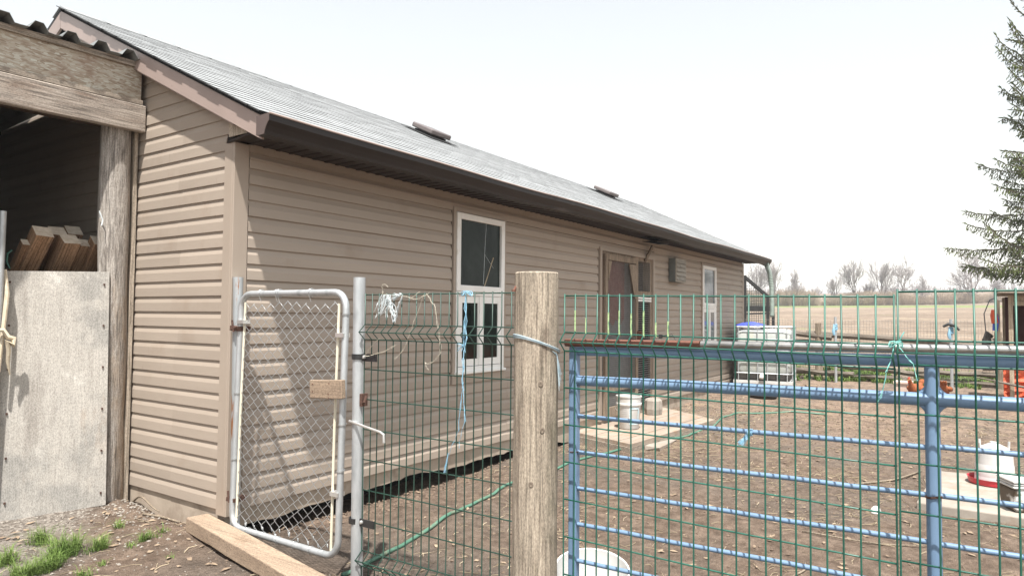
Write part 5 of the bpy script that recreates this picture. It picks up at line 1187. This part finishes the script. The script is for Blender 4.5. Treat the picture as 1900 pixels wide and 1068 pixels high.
# ---- spruce
sp = Vector((19.4, -5.92, h(19.4, -5.92))); spr = thing('spruce_tree', 'tall dark green spruce rising behind the coop at the right edge', 'tree', sp)
HT = 11.2
part('trunk', MB().tube([(sp.x, sp.y, sp.z-.2), (sp.x+.03, sp.y, sp.z+HT*.5), (sp.x, sp.y, sp.z+HT)], [.2, .11, .01], 9), V['spruce_bark'], spr, True, 180)
limb, ndl = MB(), MB(); R = random.Random(5)
def needle_twig(a, b, w):
    d = b-a; L = d.length; d = d.normalized(); s = d.orthogonal().normalized()
    for k in range(3):
        s2 = Matrix.Rotation(k*PI/3+R.uniform(0, 1), 3, d) @ s
        m_ = a.lerp(b, .45); ndl.add([a, m_+s2*w, b, m_-s2*w], [(0, 1, 2, 3)])
zc = 2.6
while zc < HT-.2:
    t = zc/HT; Lb = 3.15*(1-t)**.8+.12; nb = 10 if t < .7 else 8; a0 = R.uniform(0, 6.3)
    for q in range(nb):
        a = a0+2*PI*q/nb+R.uniform(-.25, .25); L = Lb*R.choice((.55, .75, .95, 1.12))*R.uniform(.92, 1.08); dirv = Vector((math.cos(a), math.sin(a), 0)); base = Vector((sp.x, sp.y, sp.z+zc+R.uniform(-.1, .1)))
        pts = []; nk = 9; droop = (.34 if t < .5 else .12)*R.uniform(.4, 1.5); tipup = R.uniform(.35, 1.25)
        for k in range(nk):
            u = k/(nk-1); pts.append(base+dirv*(L*u)+Vector((0, 0, L*(-droop*u*(1.0)+.42*tipup*u*u*u*(.9 if t < .6 else 1.6)+.05*u))))
        limb.tube(pts, [.028*(1-t*.6)*(1-.85*k/(nk-1))+.004 for k in range(nk)], 5, False)
        side = Vector((-math.sin(a), math.cos(a), 0)); k = .14*L
        ns = max(9, int(L*18))
        for s in range(ns):
            u = (s+1.2)/(ns+.6); i = min(nk-2, int(u*(nk-1))); f = u*(nk-1)-i; p = pts[i].lerp(pts[i+1], f); tdir = (pts[i+1]-pts[i]).normalized()
            for sg in (-1, 1):
                sl_ = (.16+.62*L*.3*(1-u))*R.uniform(.5, 1.2); hang = R.uniform(.4, 2.2) if t < .75 else R.uniform(-.1, .3)
                dv_ = (side*sg*R.uniform(.35, 1)+tdir*.6+Vector((0, 0, -hang))).normalized(); e = p+dv_*sl_
                limb.tube([p, e], [.006, .003], 3, False); m_ = max(2, int(sl_/.06))
                for g_ in range(m_):
                    q0 = p.lerp(e, g_/m_); q1 = q0+(dv_+Vector((R.uniform(-.5, .5), R.uniform(-.5, .5), R.uniform(-.5, .2)))).normalized()*R.uniform(.07, .14); needle_twig(q0, q1, .0125)
            needle_twig(p, p+tdir*.13+Vector((0, 0, R.uniform(-.02, .06))), .017)
        needle_twig(pts[-1], pts[-1]+(pts[-1]-pts[-2]).normalized()*.16, .014)
    zc += .36*(1-.3*t)
part('limbs', limb, V['spruce_bark'], spr); part('needles', ndl, V['spruce'], spr, kind='stuff')

# ---- bare field trees (three built, the rest copies)
def bare_tree(seed, ht, spread, lean=0, low=.28):
    R = random.Random(seed); tr, tw_mb = MB(), MB()
    def grow(p, d, L, r, lv):
        n = 4 if lv < 3 else 2; pts = [p]; dd = d.copy(); wob = .10 if lv < 3 else .22
        for k in range(n):
            dd = (dd+Vector((R.uniform(-1, 1), R.uniform(-1, 1), R.uniform(-.5, .9)))*wob).normalized(); pts.append(pts[-1]+dd*(L/n))
        (tr if lv < 3 else tw_mb).tube(pts, [r*(1-.45*k/n) for k in range(n+1)], 5 if lv < 2 else 3, False)
        if lv >= 6: return
        kids = (4, 4, 4, 4, 3, 3)[lv]
        for c in range(kids):
            f = R.uniform(.35, 1) if c else 1.0; i = min(n-1, int(f*n)); q = pts[i].lerp(pts[i+1], f*n-i) if f < 1 else pts[-1]
            ax = dd.orthogonal().normalized(); ax = Matrix.Rotation(R.uniform(0, 6.3), 3, dd) @ ax
            nd_ = (Matrix.Rotation((R.uniform(.35, .85) if c else R.uniform(.05, .3))*spread, 3, ax) @ dd); nd_.z += .10; nd_.normalize()
            grow(q, nd_, L*(R.uniform(.66, .86) if lv < 2 else R.uniform(.55, .8)), r*(.58 if c else .72), lv+1)
    grow(Vector((0, 0, -.3)), Vector((lean, lean*.5, 1)).normalized(), ht*low, ht*.02, 0)
    return tr, tw_mb
TP = [bare_tree(11, 9.5, 1.0), bare_tree(23, 9.0, .8, .1), bare_tree(37, 10, 1.3, -.05), bare_tree(41, 8, .62, 0, .3)]
tmesh = [(a.mesh('trunk', V['tree_bark'], smooth=True), b.mesh('crown', V['twig'])) for a, b in TP]
spots = [(126, 29.4, 1, 1.0, .2, 'bare tree showing just right of the barn eave above the netted pen'), (127, 26.6, 3, 1.15, 1.2, 'slender bare tree just right of the drain hose'), (129.5, 23.6, 0, .78, 2.5, 'leaning bare tree left of the gap in the far trees'),
         (133, 17.4, 3, .75, 1.6, 'small bare tree at the left edge of the wide crown'), (135, 14.6, 1, 1.05, 3.3, 'twin-stemmed bare tree with wide vase crown in the field margin'), (138, 10.6, 3, 1.15, 5.0, 'bare upright tree between the vase crown and the broad tree'),
         (141, 7.2, 2, .98, 4.4, 'broad bare tree with tangled crown right of field centre'), (142.5, 4.2, 0, .62, 2.0, 'lower bare tree merging into the broad crown on its right'), (149, -3.1, 0, 1.18, .7, 'big spreading bare tree nearest the spruce'),
         (152, -6.6, 1, .6, 5.9, 'small bare tree behind the coop roof'), (139, 12.7, 1, .55, 4.1, 'short bare tree low in the hedge under the upright one')]
for i, (x, y, k, s, rz, lab) in enumerate(spots):
    z = h(x, y); t = thing('bare_tree', lab, 'tree', (x, y, z), 'leafless trees along the field margin'); t.rotation_euler.z = rz; t.scale = (s, s, s)
    for nm, me_ in zip(('trunk', 'crown'), tmesh[k]):
        o = bpy.data.objects.new(nm, me_); COL.objects.link(o); o.parent = t
def bush(seed, n=240, hgt=2.6):
    R = random.Random(seed); mb = MB()
    for _ in range(n):
        a = R.uniform(0, 6.3); q = R.random(); p = Vector((1.6*q*math.cos(a), 1.6*q*math.sin(a), 0)); d = Vector((math.cos(a)*q*.8+R.uniform(-.4, .4), math.sin(a)*q*.8+R.uniform(-.4, .4), 1.2)).normalized(); L = hgt*R.uniform(.5, 1)
        e = p+d*L; mb.tube([p, p.lerp(e, .5)+Vector((R.uniform(-.1, .1), R.uniform(-.1, .1), 0)), e], [.03, .022, .01], 3, False)
        for _k in range(5):
            f = R.uniform(.3, .95); b0_ = p.lerp(e, f); mb.tube([b0_, b0_+Vector((R.uniform(-.5, .5), R.uniform(-.5, .5), R.uniform(.1, .6)))], [.015, .006], 3, False)
    return mb
mb = MB(); B1 = [bush(s) for s in (1, 2, 3)]
HB = [(126, 30.5, 1.3), (127, 28.2, 1.0), (128.5, 26, 1.25), (129.5, 24.8, 1.1), (130, 23.2, 1.35), (130.5, 22.2, 1.2), (131, 21.3, .7), (133, 18.6, .45), (134, 16.9, .85), (135, 15.4, 1.0), (136, 13.8, 1.1), (137, 12.2, 1.15), (138, 10.8, 1.0), (139, 9.4, 1.1), (140, 7.9, 1.05)]
HB += [(141+i*1.35+random.uniform(-1, 1), 6.4-i*1.2+random.uniform(-.4, .4), random.uniform(.55, 1.0)) for i in range(14)]+[(160+i*2, -12-i*2.2, random.uniform(.6, 1.1)) for i in range(8)]+[(124-i*.6, 33+i*2.4, random.uniform(.7, 1.2)) for i in range(6)]
for x, y, s in HB:
    for _ in range(2):
        b = random.choice(B1); c = Vector((x+random.uniform(-1, 1), y+random.uniform(-.6, .6), h(x, y)-.2)); a = random.uniform(0, 6.3); ca, sa = math.cos(a)*s, math.sin(a)*s
        mb.add([(c.x+p[0]*ca-p[1]*sa, c.y+p[0]*sa+p[1]*ca, c.z+p[2]*s) for p in b.v], b.f)
o = solo('hedgerow', mb, V['brush'], None, None, (135, 12, 3.5)); o['kind'] = 'stuff'; o['label'] = 'tan leafless brush along the far field margin'
mb = MB(); R = random.Random(3)
for i in range(260):
    y = -30+i*.42+R.uniform(-.3, .3); x = 215+R.uniform(-8, 20); z = h(x, y); hh = R.uniform(1.0, 3.2) if not (24 < y < 33) else .6
    for _ in range(10):
        a = R.uniform(0, 6.3); mb.tube([(x, y, z), (x+R.uniform(-1, 1), y+R.uniform(-1, 1), z+hh*R.uniform(.5, 1))], [.07, .03], 3, False)
o = solo('far_woodland', mb, V['twig'], None, None, (220, 15, 8)); o['kind'] = 'stuff'; o['label'] = 'low line of far woodland on the horizon'

# ---- faint summer haze over the fields
hz = MB().box((-760, -760, -2.5), (960, 760, 26)); hm = bpy.data.materials.new('haze'); hm.use_nodes = True
ht_ = hm.node_tree; ht_.nodes.remove(ht_.nodes['Principled BSDF']); pv = ht_.nodes.new('ShaderNodeVolumePrincipled'); pv.inputs['Density'].default_value = .0011; pv.inputs['Color'].default_value = (.93, .95, 1, 1)
ht_.links.new(pv.outputs[0], ht_.nodes['Material Output'].inputs['Volume'])
solo('haze', hz, hm, None, None, (0, 0, 0), kind='stuff')
